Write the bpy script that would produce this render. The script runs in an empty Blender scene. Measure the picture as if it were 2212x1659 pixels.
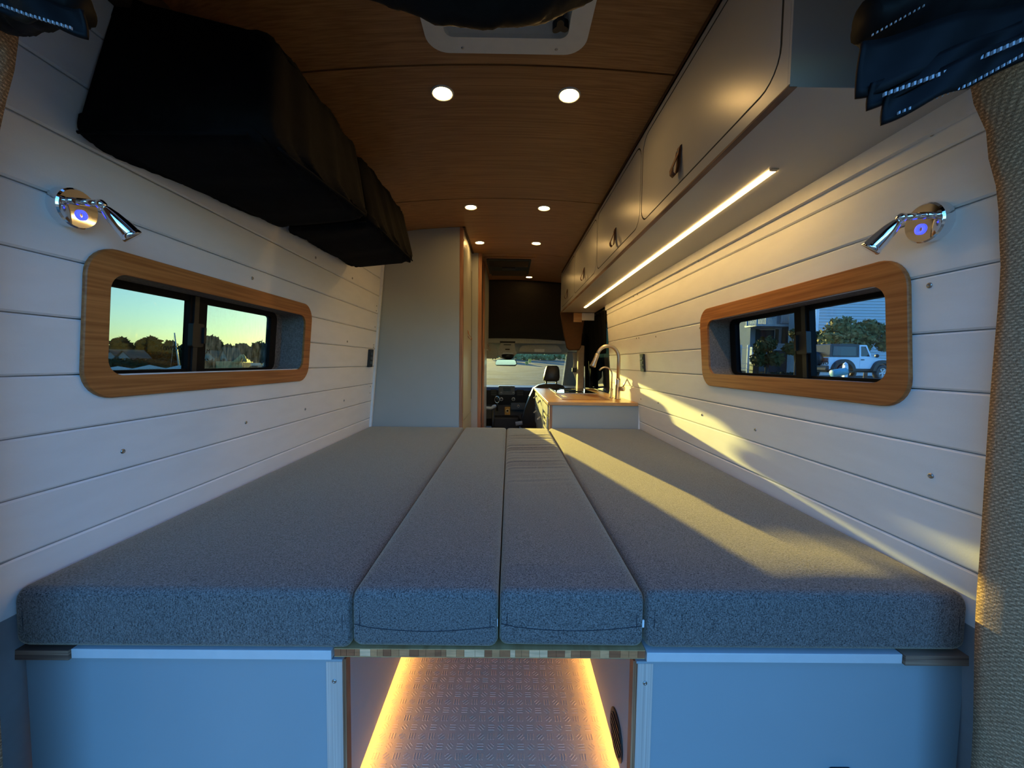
import bpy, bmesh, math, random
from mathutils import Vector, Matrix
random.seed(7)
R = math.radians
scene = bpy.context.scene
col = scene.collection

# ------------------------------------------------------------------ camera, world, sun, exposure
C = 0.89                                   # camera height over the van floor (floor is z = 0)
F, PITCH, YAW, ROLL = 835.0, R(3.1826), R(0.3817), R(-0.6640)

def cam_axes():
    cp, sp, cy, sy = math.cos(PITCH), math.sin(PITCH), math.cos(YAW), math.sin(YAW)
    f = Vector((sy * cp, cy * cp, -sp))
    rt = Vector((cy, -sy, 0))
    dn = f.cross(rt)
    c, s = math.cos(ROLL), math.sin(ROLL)
    return c * rt + s * dn, -s * rt + c * dn, f

AX_R, AX_D, AX_F = cam_axes()
cam = bpy.data.cameras.new('camera')
cam.sensor_width = 36.0
cam.lens = F / 2212.0 * 36.0
cam.clip_start, cam.clip_end = 0.02, 600
camo = bpy.data.objects.new('camera', cam)
col.objects.link(camo)
m = Matrix((AX_R, -AX_D, -AX_F)).transposed().to_4x4()
m.translation = (0, 0, C)
camo.matrix_world = m
scene.camera = camo

world = bpy.data.worlds.new('evening_sky')
scene.world = world
world.use_nodes = True
wn, wl = world.node_tree.nodes, world.node_tree.links
sky = wn.new('ShaderNodeTexSky')
sky.sky_type = 'NISHITA'
sky.sun_disc = False
sky.sun_elevation = R(5.0)
sky.sun_rotation = R(-14.0)
sky.air_density = 1.0
sky.dust_density = 1.0
sky.ozone_density = 2.5
tint = wn.new('ShaderNodeMix')
tint.data_type = 'RGBA'
tint.blend_type = 'MULTIPLY'
tint.inputs[0].default_value = 1.0
tint.inputs[7].default_value = (0.50, 0.95, 1.55, 1)
wl.new(sky.outputs[0], tint.inputs[6])
wl.new(tint.outputs[2], wn['Background'].inputs[0])
wn['Background'].inputs[1].default_value = 1.05

SUN_DIR = Vector((0.245, -1.0, -0.101)).normalized()
sun = bpy.data.lights.new('sun', 'SUN')
sun.energy = 21.0
sun.color = (1.0, 0.80, 0.22)
sun.angle = R(0.6)
suno = bpy.data.objects.new('sun', sun)
col.objects.link(suno)
suno.rotation_euler = SUN_DIR.to_track_quat('-Z', 'Y').to_euler()
suno.location = (-10, 40, 8)

vs = scene.view_settings
vs.view_transform = 'Standard'
vs.look = 'None'
vs.gamma = 1.0
vs.use_curve_mapping = False
vs.exposure = 0.0
scene.cycles.use_denoising = True
scene.cycles.max_bounces = 10
scene.cycles.diffuse_bounces = 5
scene.cycles.transparent_max_bounces = 16
scene.cycles.sample_clamp_indirect = 4.0

# ------------------------------------------------------------------ pixel helpers (directions only)
def ray(px, py):
    return AX_F + AX_R * ((px - 1106) / F) + AX_D * ((py - 829.5) / F)

def on_y(px, py, y):
    r = ray(px, py)
    return r * (y / r.y) + Vector((0, 0, C))

def on_z(px, py, z):
    r = ray(px, py)
    return r * ((z - C) / r.z) + Vector((0, 0, C))

def on_x(px, py, x):
    r = ray(px, py)
    return r * (x / r.x) + Vector((0, 0, C))

# ------------------------------------------------------------------ materials
def lin(r, g=None, b=None):
    if isinstance(r, str):
        r, g, b = (int(r[i:i + 2], 16) / 255 for i in (0, 2, 4))
    f = lambda c: c / 12.92 if c <= 0.04045 else ((c + 0.055) / 1.055) ** 2.4
    return (f(r), f(g), f(b), 1.0)

MATS = {}
def mat(name, color, rough=0.6, metal=0.0, vary=0.06, scale=(40, 40, 40), bump=0.0, bscale=None,
        emit=None, strength=0.0, spec=0.5, color2=None, detail=4.0, ramp=(0.35, 0.65), sheen=0.0):
    """Principled material; colour varies between two tones by a stretched noise, with optional fine relief."""
    if name in MATS:
        return MATS[name]
    m = bpy.data.materials.new(name)
    m.use_nodes = True
    nt = m.node_tree
    n, l = nt.nodes, nt.links
    p = n['Principled BSDF']
    c1 = lin(color) if isinstance(color, str) else (*color, 1)
    if color2 is None:
        c2 = tuple(min(1, c * (1 + vary)) for c in c1[:3]) + (1,)
        c1 = tuple(c * (1 - vary) for c in c1[:3]) + (1,)
    else:
        c2 = lin(color2) if isinstance(color2, str) else (*color2, 1)
    tc = n.new('ShaderNodeTexCoord')
    mp = n.new('ShaderNodeMapping')
    mp.inputs['Scale'].default_value = scale
    nz = n.new('ShaderNodeTexNoise')
    nz.inputs['Scale'].default_value = 1.0
    nz.inputs['Detail'].default_value = detail
    rp = n.new('ShaderNodeValToRGB')
    rp.color_ramp.elements[0].position, rp.color_ramp.elements[1].position = ramp
    rp.color_ramp.elements[0].color, rp.color_ramp.elements[1].color = c1, c2
    l.new(tc.outputs['Object'], mp.inputs[0])
    l.new(mp.outputs[0], nz.inputs[0])
    l.new(nz.outputs[0], rp.inputs[0])
    l.new(rp.outputs[0], p.inputs['Base Color'])
    p.inputs['Roughness'].default_value = rough
    p.inputs['Metallic'].default_value = metal
    p.inputs['Specular IOR Level'].default_value = spec
    if sheen:
        p.inputs['Sheen Weight'].default_value = sheen
    if bump:
        b = n.new('ShaderNodeBump')
        b.inputs['Strength'].default_value = bump
        b.inputs['Distance'].default_value = 0.002
        if bscale:
            mp2 = n.new('ShaderNodeMapping')
            mp2.inputs['Scale'].default_value = bscale
            nz2 = n.new('ShaderNodeTexNoise')
            nz2.inputs['Scale'].default_value = 1.0
            nz2.inputs['Detail'].default_value = 2.0
            l.new(tc.outputs['Object'], mp2.inputs[0])
            l.new(mp2.outputs[0], nz2.inputs[0])
            l.new(nz2.outputs[0], b.inputs['Height'])
        else:
            l.new(nz.outputs[0], b.inputs['Height'])
        l.new(b.outputs[0], p.inputs['Normal'])
    if emit:
        p.inputs['Emission Color'].default_value = lin(emit) if isinstance(emit, str) else (*emit, 1)
        p.inputs['Emission Strength'].default_value = strength
    MATS[name] = m
    return m

def glass(name, tintc, refl=0.5, streak=0.0):
    if name in MATS:
        return MATS[name]
    m = bpy.data.materials.new(name)
    m.use_nodes = True
    nt = m.node_tree
    n, l = nt.nodes, nt.links
    n.remove(n['Principled BSDF'])
    tr = n.new('ShaderNodeBsdfTransparent')
    tr.inputs[0].default_value = (*tintc, 1)
    gl = n.new('ShaderNodeBsdfGlossy')
    gl.inputs['Roughness'].default_value = 0.02
    fr = n.new('ShaderNodeFresnel')
    fr.inputs[0].default_value = 1.45
    mu = n.new('ShaderNodeMath')
    mu.operation = 'MULTIPLY'
    mu.inputs[1].default_value = refl
    mx = n.new('ShaderNodeMixShader')
    l.new(fr.outputs[0], mu.inputs[0])
    l.new(mu.outputs[0], mx.inputs[0])
    l.new(tr.outputs[0], mx.inputs[1])
    l.new(gl.outputs[0], mx.inputs[2])
    last = mx
    if streak:                                             # dust and dried water streaks on the pane
        df = n.new('ShaderNodeBsdfTranslucent')
        df.inputs[0].default_value = (0.7, 0.7, 0.7, 1)
        tc = n.new('ShaderNodeTexCoord')
        mp = n.new('ShaderNodeMapping')
        mp.inputs['Scale'].default_value = (30, 220, 26)
        mp.inputs['Rotation'].default_value = (0.12, 0, 0)
        nz = n.new('ShaderNodeTexNoise')
        nz.inputs['Scale'].default_value = 1
        nz.inputs['Detail'].default_value = 3
        mr = n.new('ShaderNodeMapRange')
        mr.inputs[1].default_value, mr.inputs[2].default_value = 0.42, 0.75
        mr.inputs[3].default_value, mr.inputs[4].default_value = 0.0, streak
        mx2 = n.new('ShaderNodeMixShader')
        l.new(tc.outputs['Object'], mp.inputs[0])
        l.new(mp.outputs[0], nz.inputs[0])
        l.new(nz.outputs[0], mr.inputs[0])
        l.new(mr.outputs[0], mx2.inputs[0])
        l.new(mx.outputs[0], mx2.inputs[1])
        l.new(df.outputs[0], mx2.inputs[2])
        last = mx2
    l.new(last.outputs[0], n['Material Output'].inputs[0])
    MATS[name] = m
    return m

def fabric(name, ca, cb, scale=420.0, bump=0.25, stretch=3.0, sheen=0.0):
    """Heathered two-tone weave: two crossed, stretched noises."""
    if name in MATS:
        return MATS[name]
    m = bpy.data.materials.new(name)
    m.use_nodes = True
    nt = m.node_tree
    n, l = nt.nodes, nt.links
    p = n['Principled BSDF']
    tc = n.new('ShaderNodeTexCoord')
    outs = []
    for sc in ((scale / stretch, scale, scale), (scale, scale / stretch, scale / stretch)):
        mp = n.new('ShaderNodeMapping')
        mp.inputs['Scale'].default_value = sc
        nz = n.new('ShaderNodeTexNoise')
        nz.inputs['Scale'].default_value = 1.0
        nz.inputs['Detail'].default_value = 2.0
        l.new(tc.outputs['Object'], mp.inputs[0])
        l.new(mp.outputs[0], nz.inputs[0])
        outs.append(nz.outputs[0])
    ad = n.new('ShaderNodeMath')
    ad.operation = 'ADD'
    l.new(outs[0], ad.inputs[0])
    l.new(outs[1], ad.inputs[1])
    mr = n.new('ShaderNodeMapRange')
    mr.inputs[1].default_value, mr.inputs[2].default_value = 0.75, 1.25
    l.new(ad.outputs[0], mr.inputs[0])
    rp = n.new('ShaderNodeValToRGB')
    rp.color_ramp.elements[0].color, rp.color_ramp.elements[1].color = (*ca, 1), (*cb, 1)
    l.new(mr.outputs[0], rp.inputs[0])
    l.new(rp.outputs[0], p.inputs['Base Color'])
    p.inputs['Roughness'].default_value = 0.95
    p.inputs['Specular IOR Level'].default_value = 0.15
    if sheen:
        p.inputs['Sheen Weight'].default_value = sheen
        p.inputs['Sheen Roughness'].default_value = 0.35
        p.inputs['Sheen Tint'].default_value = (1.0, 0.80, 0.50, 1)
    b = n.new('ShaderNodeBump')
    b.inputs['Strength'].default_value = bump
    b.inputs['Distance'].default_value = 0.001
    l.new(mr.outputs[0], b.inputs['Height'])
    l.new(b.outputs[0], p.inputs['Normal'])
    MATS[name] = m
    return m

def weave(name, ca, cb, pitch=0.0046):
    """Coarse plain weave: rows of thick threads in z, broken into stitches across."""
    if name in MATS:
        return MATS[name]
    m = fabric(name, ca, cb, 900, 0.5, 2.2)
    nt = m.node_tree
    n, l = nt.nodes, nt.links
    p = n['Principled BSDF']
    tc = n.new('ShaderNodeTexCoord')
    hs = []
    for ax, per in (('Z', pitch), ('DIAGONAL', pitch * 0.8)):
        wv = n.new('ShaderNodeTexWave')
        wv.bands_direction = ax
        wv.inputs['Scale'].default_value = 6.2832 / (20 * per)
        wv.inputs['Distortion'].default_value = 0.6
        wv.inputs['Detail'].default_value = 1.0
        l.new(tc.outputs['Object'], wv.inputs[0])
        hs.append(wv.outputs['Fac'])
    mu = n.new('ShaderNodeMath')
    mu.operation = 'MULTIPLY'
    l.new(hs[0], mu.inputs[0])
    l.new(hs[1], mu.inputs[1])
    old = p.inputs['Base Color'].links[0].from_socket
    mx = n.new('ShaderNodeMix')
    mx.data_type = 'RGBA'
    mx.blend_type = 'MULTIPLY'
    mx.inputs[0].default_value = 0.55
    l.new(old, mx.inputs[6])
    l.new(mu.outputs[0], mx.inputs[7])
    l.new(mx.outputs[2], p.inputs['Base Color'])
    MATS[name] = m
    return m

M_white = mat('white_plank', (0.90, 0.90, 0.89), 0.42, vary=0.02, scale=(3, 8, 30), bump=0.08, bscale=(300, 300, 300))
M_trimw = mat('white_trim', (0.80, 0.80, 0.80), 0.4, vary=0.02)
M_ceil = mat('bamboo_ceiling', '8a5f38', 0.45, color2='a87c50', scale=(2.2, 160, 160), detail=6, bump=0.05)
M_seam = mat('seam_dark', '3a2413', 0.7)
M_bamb = mat('bamboo_frame', '97592a', 0.45, color2='b97a42', scale=(90, 4, 150), detail=6, bump=0.05)
M_bambc = mat('bamboo_counter', 'b98350', 0.38, color2='d0a068', scale=(6, 120, 120), detail=6, bump=0.03)
M_ply = mat('plywood_edge', '6e5446', 0.7, color2='a08068', scale=(4, 4, 420), detail=2, ramp=(0.42, 0.58))
M_plyv = mat('plywood_edge_upright', '8a5a3c', 0.65, color2='b98560', scale=(420, 4, 4), detail=2, ramp=(0.42, 0.58))
M_board = mat('bamboo_board_edge', '8c6a45', 0.6, color2='cfab7c', scale=(80, 4, 6), detail=1.0, ramp=(0.42, 0.58))
M_lam = mat('laminate_skylit_copy', (0.30, 0.36, 0.385), 0.40, vary=0.015, scale=(6, 6, 6))  # one laminate throughout; blue skylight is put into this bench copy
M_lamk = mat('laminate_indoor_copy', (0.385, 0.395, 0.365), 0.40, vary=0.015, scale=(6, 6, 6))  # the same laminate, copied in a neutral tone for indoor-lit panels
M_lamo = mat('laminate_overhead_copy', (0.47, 0.47, 0.46), 0.30, vary=0.015, scale=(6, 6, 6), bump=0.03, bscale=(30, 30, 200))  # the same laminate again, kept lighter for the lamp-lit overhead cabinet
M_black = mat('black_gap', (0.012, 0.012, 0.013), 0.8)
M_alu = mat('brushed_aluminium', (0.66, 0.61, 0.56), 0.5, 0.55, color2=(0.85, 0.80, 0.74), scale=(500, 500, 3))
M_chrome = mat('polished_chrome', (0.86, 0.86, 0.88), 0.05, 1.0, vary=0.01)
M_steel = mat('brushed_steel', (0.60, 0.54, 0.47), 0.38, 1.0, vary=0.05, scale=(60, 60, 400))
M_screw = mat('screw_metal', (0.45, 0.44, 0.43), 0.3, 1.0, vary=0.05)
M_cush = fabric('heather_cushion', (0.030, 0.031, 0.033), (0.250, 0.240, 0.232), 950, 0.35, 3.5, 0.6)
M_cseam = mat('cushion_seam', (0.02, 0.023, 0.03), 0.9)
M_bag = mat('black_bag_cloth', (0.006, 0.006, 0.007), 0.85, vary=0.2, scale=(30, 30, 30), bump=0.15, bscale=(9, 9, 9), spec=0.05)
M_net = mat('black_nylon', (0.004, 0.004, 0.005), 0.6, vary=0.2, scale=(60, 60, 60), bump=0.3, bscale=(25, 25, 25), spec=0.15)
M_tooth = mat('zip_teeth', (0.35, 0.38, 0.42), 0.4, vary=0.2)
M_weave = weave('pillar_weave', (0.42, 0.24, 0.13), (0.88, 0.60, 0.36))
M_lea = mat('brown_leather', '6b4129', 0.5, vary=0.12, scale=(150, 150, 150), bump=0.1)
M_lea2 = mat('tan_leather', 'a4552a', 0.5, vary=0.12, scale=(150, 150, 150), bump=0.1)
M_floor = mat('beige_vinyl', (0.46, 0.36, 0.26), 0.8, color2=(0.56, 0.45, 0.33), scale=(500, 500, 500), ramp=(0.3, 0.7), spec=0.15)
M_rev = fabric('grey_reveal_cloth', (0.13, 0.115, 0.105), (0.30, 0.265, 0.245), 700, 0.1, 6)
M_blkp = mat('black_plastic', (0.010, 0.011, 0.012), 0.45, vary=0.1)
M_blks = mat('black_window_frame', (0.004, 0.004, 0.005), 0.6, vary=0.1, spec=0.15)
M_curt = mat('black_curtain', (0.006, 0.006, 0.006), 0.95, vary=0.2, spec=0.1)
M_body = mat('van_body_grey', (0.30, 0.31, 0.32), 0.4, vary=0.03)
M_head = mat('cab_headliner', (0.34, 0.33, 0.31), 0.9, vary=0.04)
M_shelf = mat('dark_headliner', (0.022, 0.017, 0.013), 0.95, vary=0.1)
M_dash = mat('dash_plastic', (0.020, 0.020, 0.021), 0.6, vary=0.1)
M_dash2 = mat('dash_plastic_light', (0.05, 0.048, 0.045), 0.5, vary=0.1)
M_seat = mat('black_seat', (0.014, 0.015, 0.018), 0.45, vary=0.15, scale=(60, 60, 60))
M_fan = mat('fan_white', (0.72, 0.72, 0.70), 0.45, vary=0.02)
M_led = mat('warm_led', (1, 0.8, 0.5), 0.5, emit=(1.0, 0.62, 0.20), strength=34.0)
M_ledf = mat('warm_led_floor', (1, 0.8, 0.5), 0.5, emit=(1.0, 0.52, 0.12), strength=36.0)
M_down = mat('downlight_lens', (1, 0.85, 0.6), 0.5, emit=(1.0, 0.60, 0.20), strength=100.0)
M_blue = mat('blue_ring_light', (0.05, 0.05, 0.8), 0.4, emit=(0.02, 0.03, 1.0), strength=5.0)

# ------------------------------------------------------------------ object helpers
def link(name, me, material, parent=None, smooth=False):
    o = bpy.data.objects.new(name, me)
    col.objects.link(o)
    if material:
        me.materials.append(material)
    if smooth:
        me.polygons.foreach_set('use_smooth', [True] * len(me.polygons))
    if parent:
        o.parent = parent
        root = parent
        off = Vector((0, 0, 0))
        while root:                                        # meshes are written in van coordinates
            off += root.location
            root = root.parent
        o.location = -off
    return o

def mesh(name, verts, faces, material, parent=None, smooth=False):
    me = bpy.data.meshes.new(name)
    me.from_pydata([tuple(v) for v in verts], [], faces)
    bm = bmesh.new()
    bm.from_mesh(me)
    bmesh.ops.recalc_face_normals(bm, faces=bm.faces)
    bm.to_mesh(me)
    bm.free()
    me.update()
    return link(name, me, material, parent, smooth)

def tag(o, label, cat, group=None):
    o['label'] = label
    o['category'] = cat
    if group:
        o['group'] = group
    return o

def struct(o, label=None):
    o['kind'] = 'structure'
    if label:
        o['label'] = label
    return o

def thing(name, loc, label, cat, group=None):
    e = bpy.data.objects.new(name, None)
    e.empty_display_size = 0.05
    col.objects.link(e)
    e.location = loc
    return tag(e, label, cat, group)

def copy_tree(o, parent=None):
    c = o.copy()
    col.objects.link(c)
    c.parent = parent
    for ch in list(o.children):
        copy_tree(ch, c)
    return c

def box(name, x0, x1, y0, y1, z0, z1, material, parent=None, bevel=0.0, seg=2):
    bm = bmesh.new()
    vs_ = [bm.verts.new((x, y, z)) for x in (x0, x1) for y in (y0, y1) for z in (z0, z1)]
    for f in ((0, 1, 3, 2), (4, 6, 7, 5), (0, 4, 5, 1), (2, 3, 7, 6), (0, 2, 6, 4), (1, 5, 7, 3)):
        bm.faces.new([vs_[i] for i in f])
    bmesh.ops.recalc_face_normals(bm, faces=bm.faces)
    if bevel:
        bmesh.ops.bevel(bm, geom=list(bm.edges), offset=bevel, segments=seg, profile=0.5, affect='EDGES')
    me = bpy.data.meshes.new(name)
    bm.to_mesh(me)
    bm.free()
    return link(name, me, material, parent)

def rrect(u0, u1, v0, v1, r, n=6):
    """Rounded rectangle outline, counter-clockwise, 4*(n+1) points."""
    pts = []
    rr = r if isinstance(r, (list, tuple)) else [r] * 4
    for i, (cu, cv, a0) in enumerate(((u1, v1, 0), (u0, v1, 90), (u0, v0, 180), (u1, v0, 270))):
        q = rr[i]
        c = (cu - q if cu == u1 else cu + q, cv - q if cv == v1 else cv + q)
        for k in range(n + 1):
            a = R(a0 + 90 * k / n)
            pts.append((c[0] + q * math.cos(a), c[1] + q * math.sin(a)))
    return pts

def plate(name, pts, fn, w0, w1, material, parent=None, smooth=False):
    """Solid plate: 2D outline pts mapped by fn(u, v, w) between w0 and w1."""
    n = len(pts)
    v = [fn(u, w, w0) for u, w in pts] + [fn(u, w, w1) for u, w in pts]
    f = [list(range(n)), list(range(n, 2 * n))] + [[i, (i + 1) % n, n + (i + 1) % n, n + i] for i in range(n)]
    return mesh(name, v, f, material, parent, smooth)

def ring(name, outer, inner, fn, w0, w1, material, parent=None, edge=0.0):
    """Frame between two outlines with the same number of points."""
    n = len(outer)
    loops = [(outer, w0), (outer, w1 - edge), ]
    if edge:
        cu = sum(p[0] for p in outer) / n
        cv = sum(p[1] for p in outer) / n
        sh = [(u - math.copysign(min(edge, abs(u - cu)), u - cu), v - math.copysign(min(edge, abs(v - cv)), v - cv)) for u, v in outer]
        loops.append((sh, w1))
    loops += [(inner, w1), (inner, w0)]
    verts = [fn(u, v, w) for lp, w in loops for u, v in lp]
    k = len(loops)
    faces = []
    for j in range(k):
        a, b = j * n, ((j + 1) % k) * n
        for i in range(n):
            faces.append([a + i, a + (i + 1) % n, b + (i + 1) % n, b + i])
    return mesh(name, verts, faces, material, parent)

def frame(d):
    d = Vector(d).normalized()
    a = Vector((0, 0, 1)) if abs(d.z) < 0.9 else Vector((1, 0, 0))
    u = d.cross(a).normalized()
    return u, d.cross(u).normalized()

def tube(name, path, rad, material, parent=None, n=12, smooth=True, cap=True):
    path = [Vector(p) for p in path]
    rad = rad if isinstance(rad, (list, tuple)) else [rad] * len(path)
    verts, faces = [], []
    u0 = None
    for i, p in enumerate(path):
        d = (path[min(i + 1, len(path) - 1)] - path[max(i - 1, 0)]).normalized()
        if u0 is None:
            u0, _ = frame(d)
        u = (u0 - d * u0.dot(d)).normalized()
        u0 = u
        w = d.cross(u)
        for k in range(n):
            a = 2 * math.pi * k / n
            verts.append(p + (u * math.cos(a) + w * math.sin(a)) * rad[i])
    for i in range(len(path) - 1):
        for k in range(n):
            faces.append([i * n + k, i * n + (k + 1) % n, (i + 1) * n + (k + 1) % n, (i + 1) * n + k])
    if cap:
        faces += [list(range(n)), list(range((len(path) - 1) * n, len(path) * n))]
    return mesh(name, verts, faces, material, parent, smooth)

def lathe(name, prof, origin, axis, material, parent=None, n=24, smooth=True):
    """prof: list of (radius, distance along axis)."""
    o, d = Vector(origin), Vector(axis).normalized()
    u, w = frame(d)
    verts, faces = [], []
    for r, t in prof:
        for k in range(n):
            a = 2 * math.pi * k / n
            verts.append(o + d * t + (u * math.cos(a) + w * math.sin(a)) * r)
    m_ = len(prof)
    for i in range(m_ - 1):
        for k in range(n):
            faces.append([i * n + k, i * n + (k + 1) % n, (i + 1) * n + (k + 1) % n, (i + 1) * n + k])
    if prof[0] != prof[-1]:
        faces += [list(range(n)), list(range((m_ - 1) * n, m_ * n))]
    ob = mesh(name, verts, faces, material, parent, smooth)
    return ob

def sheet(name, fn, nu, nv, material, parent=None, thick=0.0, smooth=True):
    verts = [fn(i / nu, j / nv) for i in range(nu + 1) for j in range(nv + 1)]
    faces = [[i * (nv + 1) + j, (i + 1) * (nv + 1) + j, (i + 1) * (nv + 1) + j + 1, i * (nv + 1) + j + 1]
             for i in range(nu) for j in range(nv)]
    o = mesh(name, verts, faces, material, parent, smooth)
    if thick:
        md = o.modifiers.new('thickness', 'SOLIDIFY')
        md.thickness = thick
        md.offset = 0
    return o

def noise1(x, s=0):
    return math.sin(x * 1.7 + s) * 0.5 + math.sin(x * 3.1 + 2.1 * s + 1) * 0.3 + math.sin(x * 6.7 + 4 * s) * 0.2

# ------------------------------------------------------------------ the van shell
WB = {-1: (0.891, 0.0846), 1: (0.852, 0.085)}
def wall_fn(side):
    b, t = WB[side]
    return lambda y, Z, off: (side * ((b - t * (Z + 0.41) if Z > -0.478 else b + 0.035) - off), y, Z + C)

def rect_for(inner, u0, u1, v0, v1, n=6):
    k = n + 1
    return [(u1, v1)] * k + [(u0, v1)] * k + [(u0, v0)] * k + [(u1, v0)] * k

WIN = {-1: (0.824, 1.597, -0.038, 0.180), 1: (0.826, 1.568, -0.036, 0.176)}
WOUT = {-1: (0.776, 1.646, -0.086, 0.228), 1: (0.779, 1.627, -0.086, 0.226)}
END = {-1: 4.25, 1: 3.16}
def build_wall(side, name, label):
    fn = wall_fn(side)
    y0, y1, z0, z1 = WIN[side]
    inner = rrect(y0 - 0.012, y1 + 0.012, z0 - 0.012, z1 + 0.012, 0.02)
    w = ring(name, rect_for(inner, 0.625, END[side], -1.05, 0.86), inner, fn, -0.105, -0.013, M_body)
    struct(w, label)
    base = -0.0341 if side < 0 else -0.0435
    pitch = 0.1098 if side < 0 else 0.1095
    last = 3.05 if side < 0 else 3.155
    top = 0.72 if side < 0 else 0.82
    k = -8
    while True:
        a, b = base + pitch * k, base + pitch * (k + 1)
        if a > top:
            break
        b2 = min(b, 0.79)
        spans = [(0.628, last)]
        if b > z0 + 0.006 and a < z1 - 0.006:
            spans = [(0.628, y0 - 0.022), (y1 + 0.022, last)]
        for s0, s1 in spans:
            g, c = 0.0012, 0.0035
            prof = [(a + g, -0.012), (a + g, -c), (a + g + c, 0), (b2 - g - c, 0), (b2 - g, -c), (b2 - g, -0.012)]
            v = [fn(yy, Z, off) for yy in (s0, s1) for Z, off in prof]
            f = [[0, 1, 2, 3, 4, 5], [11, 10, 9, 8, 7, 6]] + [[i, (i + 1) % 6, 6 + (i + 1) % 6, 6 + i] for i in range(6)]
            mesh('plank', v, f, M_white, w)
        k += 1
    return w

wall_l = build_wall(-1, 'wall_left', 'white shiplap wall with the round-cornered window towards the trees')
wall_r = build_wall(1, 'wall_right', 'white shiplap wall under the long overhead cabinet')

def screw(side, y, Z, parent, r=0.0055):
    fn = wall_fn(side)
    o = Vector(fn(y, Z, 0))
    ax = (-side, 0, -side * side * 0.085)
    s = lathe('screw', [(r, -0.001), (r, 0.0008), (r * 0.8, 0.0022), (r * 0.42, 0.003), (r * 0.36, 0.0016), (0.0002, 0.0014)], o, ax, M_screw, parent, 12)
for y, Z in ((.871, -.211), (1.27, .262), (1.28, -.209), (1.653, -.21), (2.042, -.211), (2.035, .426), (2.029, .099), (1.655, .43), (2.42, .34), (2.42, .31), (2.42, .21), (2.42, .10), (2.42, .085), (2.42, -.16), (2.42, -.20)):
    screw(-1, y, Z, wall_l, 0.0055 if y < 2.4 else 0.004)
for y, Z in ((.738, .434), (.746, .157), (.748, -.214), (1.64, .155), (1.661, -.217), (1.295, -.218), (1.272, .436), (1.628, .432), (2.137, .431), (2.40, .428), (2.47, .428), (2.46, .163), (2.415, .162), (2.136, .152), (2.44, -.222), (2.153, -.216)):
    screw(1, y, Z, wall_r)

# floor slab, vinyl tread pattern as real relief
fl = box('floor', -1.0, 1.0, 0.62, 5.6, -0.06, 0.0, M_floor)
struct(fl, 'beige textured vinyl floor running under the bed')
tv, tf = [], []
def bar(cx, cy, L, ang, w=0.0016, h=0.0008):
    ca, sa = math.cos(ang), math.sin(ang)
    i = len(tv)
    for su, sv, zz in ((-1, -1, 0), (1, -1, 0), (1, 1, 0), (-1, 1, 0), (-.85, -.4, 1), (.85, -.4, 1), (.85, .4, 1), (-.85, .4, 1)):
        u, v = su * L / 2, sv * w
        tv.append((cx + u * ca - v * sa, cy + u * sa + v * ca, h if zz else 0.0))
    for q in ((4, 5, 6, 7), (0, 1, 5, 4), (1, 2, 6, 5), (2, 3, 7, 6), (3, 0, 4, 7)):
        tf.append([i + k for k in q])
P_ = 0.0235
for iy in range(58):
    for ix in range(24):
        cx, cy = -0.305 + (ix + .5) * P_, 0.72 + (iy + .5) * P_
        if cx > 0.242:
            continue
        if iy % 2 == 0:
            ang = R(90) if (ix + iy // 2) % 2 == 0 else R(45)
        else:
            ang = 0.0 if (ix + iy // 2) % 2 == 0 else R(-45)
        for k in (-1, 0, 1):
            L = P_ * 0.66 if k == 0 or ang in (0.0, R(90)) else P_ * 0.45
            bar(cx - math.sin(ang) * k * 0.0062, cy + math.cos(ang) * k * 0.0062, L, ang)
tread = mesh('tread_relief', tv, tf, M_floor, fl)
tread['kind'] = 'stuff'

# ceiling: roof skin with curved bamboo sheets
def ceil_z(x):
    d = abs(x + 0.02)
    return 0.852 - 0.088 * d * d - 0.75 * max(0, d - 0.58) ** 2 + C
def strip(name, y0, y1, dz0, dz1, material, parent, x0=-0.86, x1=0.84, n=40):
    xs = [x0 + (x1 - x0) * i / n for i in range(n + 1)]
    v = []
    for y in (y0, y1):
        for dz in (dz0, dz1):
            v += [(x, y, ceil_z(x) + dz) for x in xs]
    k = n + 1
    f = []
    for i in range(n):
        f += [[i, i + 1, 2 * k + i + 1, 2 * k + i], [k + i, 3 * k + i, 3 * k + i + 1, k + i + 1],
              [i, k + i, k + i + 1, i + 1], [2 * k + i, 2 * k + i + 1, 3 * k + i + 1, 3 * k + i]]
    f += [[0, 2 * k, 3 * k, k], [n, k + n, 3 * k + n, 2 * k + n]]
    return mesh(name, v, f, material, parent, False)
roof = strip('ceiling', 0.60, 4.95, 0.03, 0.10, M_body, None, -0.98, 0.98)
struct(roof, 'curved bamboo sheet ceiling with dark joints')
FAN = (-0.228, 0.192, 0.68, 1.10)
fx0, fx1, fy0, fy1 = FAN
G = 0.0035
strip('ceiling_panel', 0.62, fy0 + 0.05, 0, 0.012, M_ceil, roof)
strip('ceiling_panel', fy0 + 0.05, fy1 - 0.05, 0, 0.012, M_ceil, roof, -0.86, fx0 + 0.045, 24)
strip('ceiling_panel', fy0 + 0.05, fy1 - 0.05, 0, 0.012, M_ceil, roof, fx1 - 0.045, 0.84, 24)
strip('ceiling_panel', fy1 - 0.05, 1.158 - G, 0, 0.012, M_ceil, roof)
strip('ceiling_panel', 1.158 + G, 2.063 - G, 0, 0.012, M_ceil, roof)
strip('ceiling_panel', 2.063 + G, 3.086 - G, 0, 0.012, M_ceil, roof)
strip('ceiling_panel', 3.086 + G, 4.05, 0, 0.012, M_ceil, roof)
for y in (1.158, 2.063, 3.086):
    strip('joint_strip', y - 0.012, y + 0.012, 0.0125, 0.02, M_seam, roof)

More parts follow.
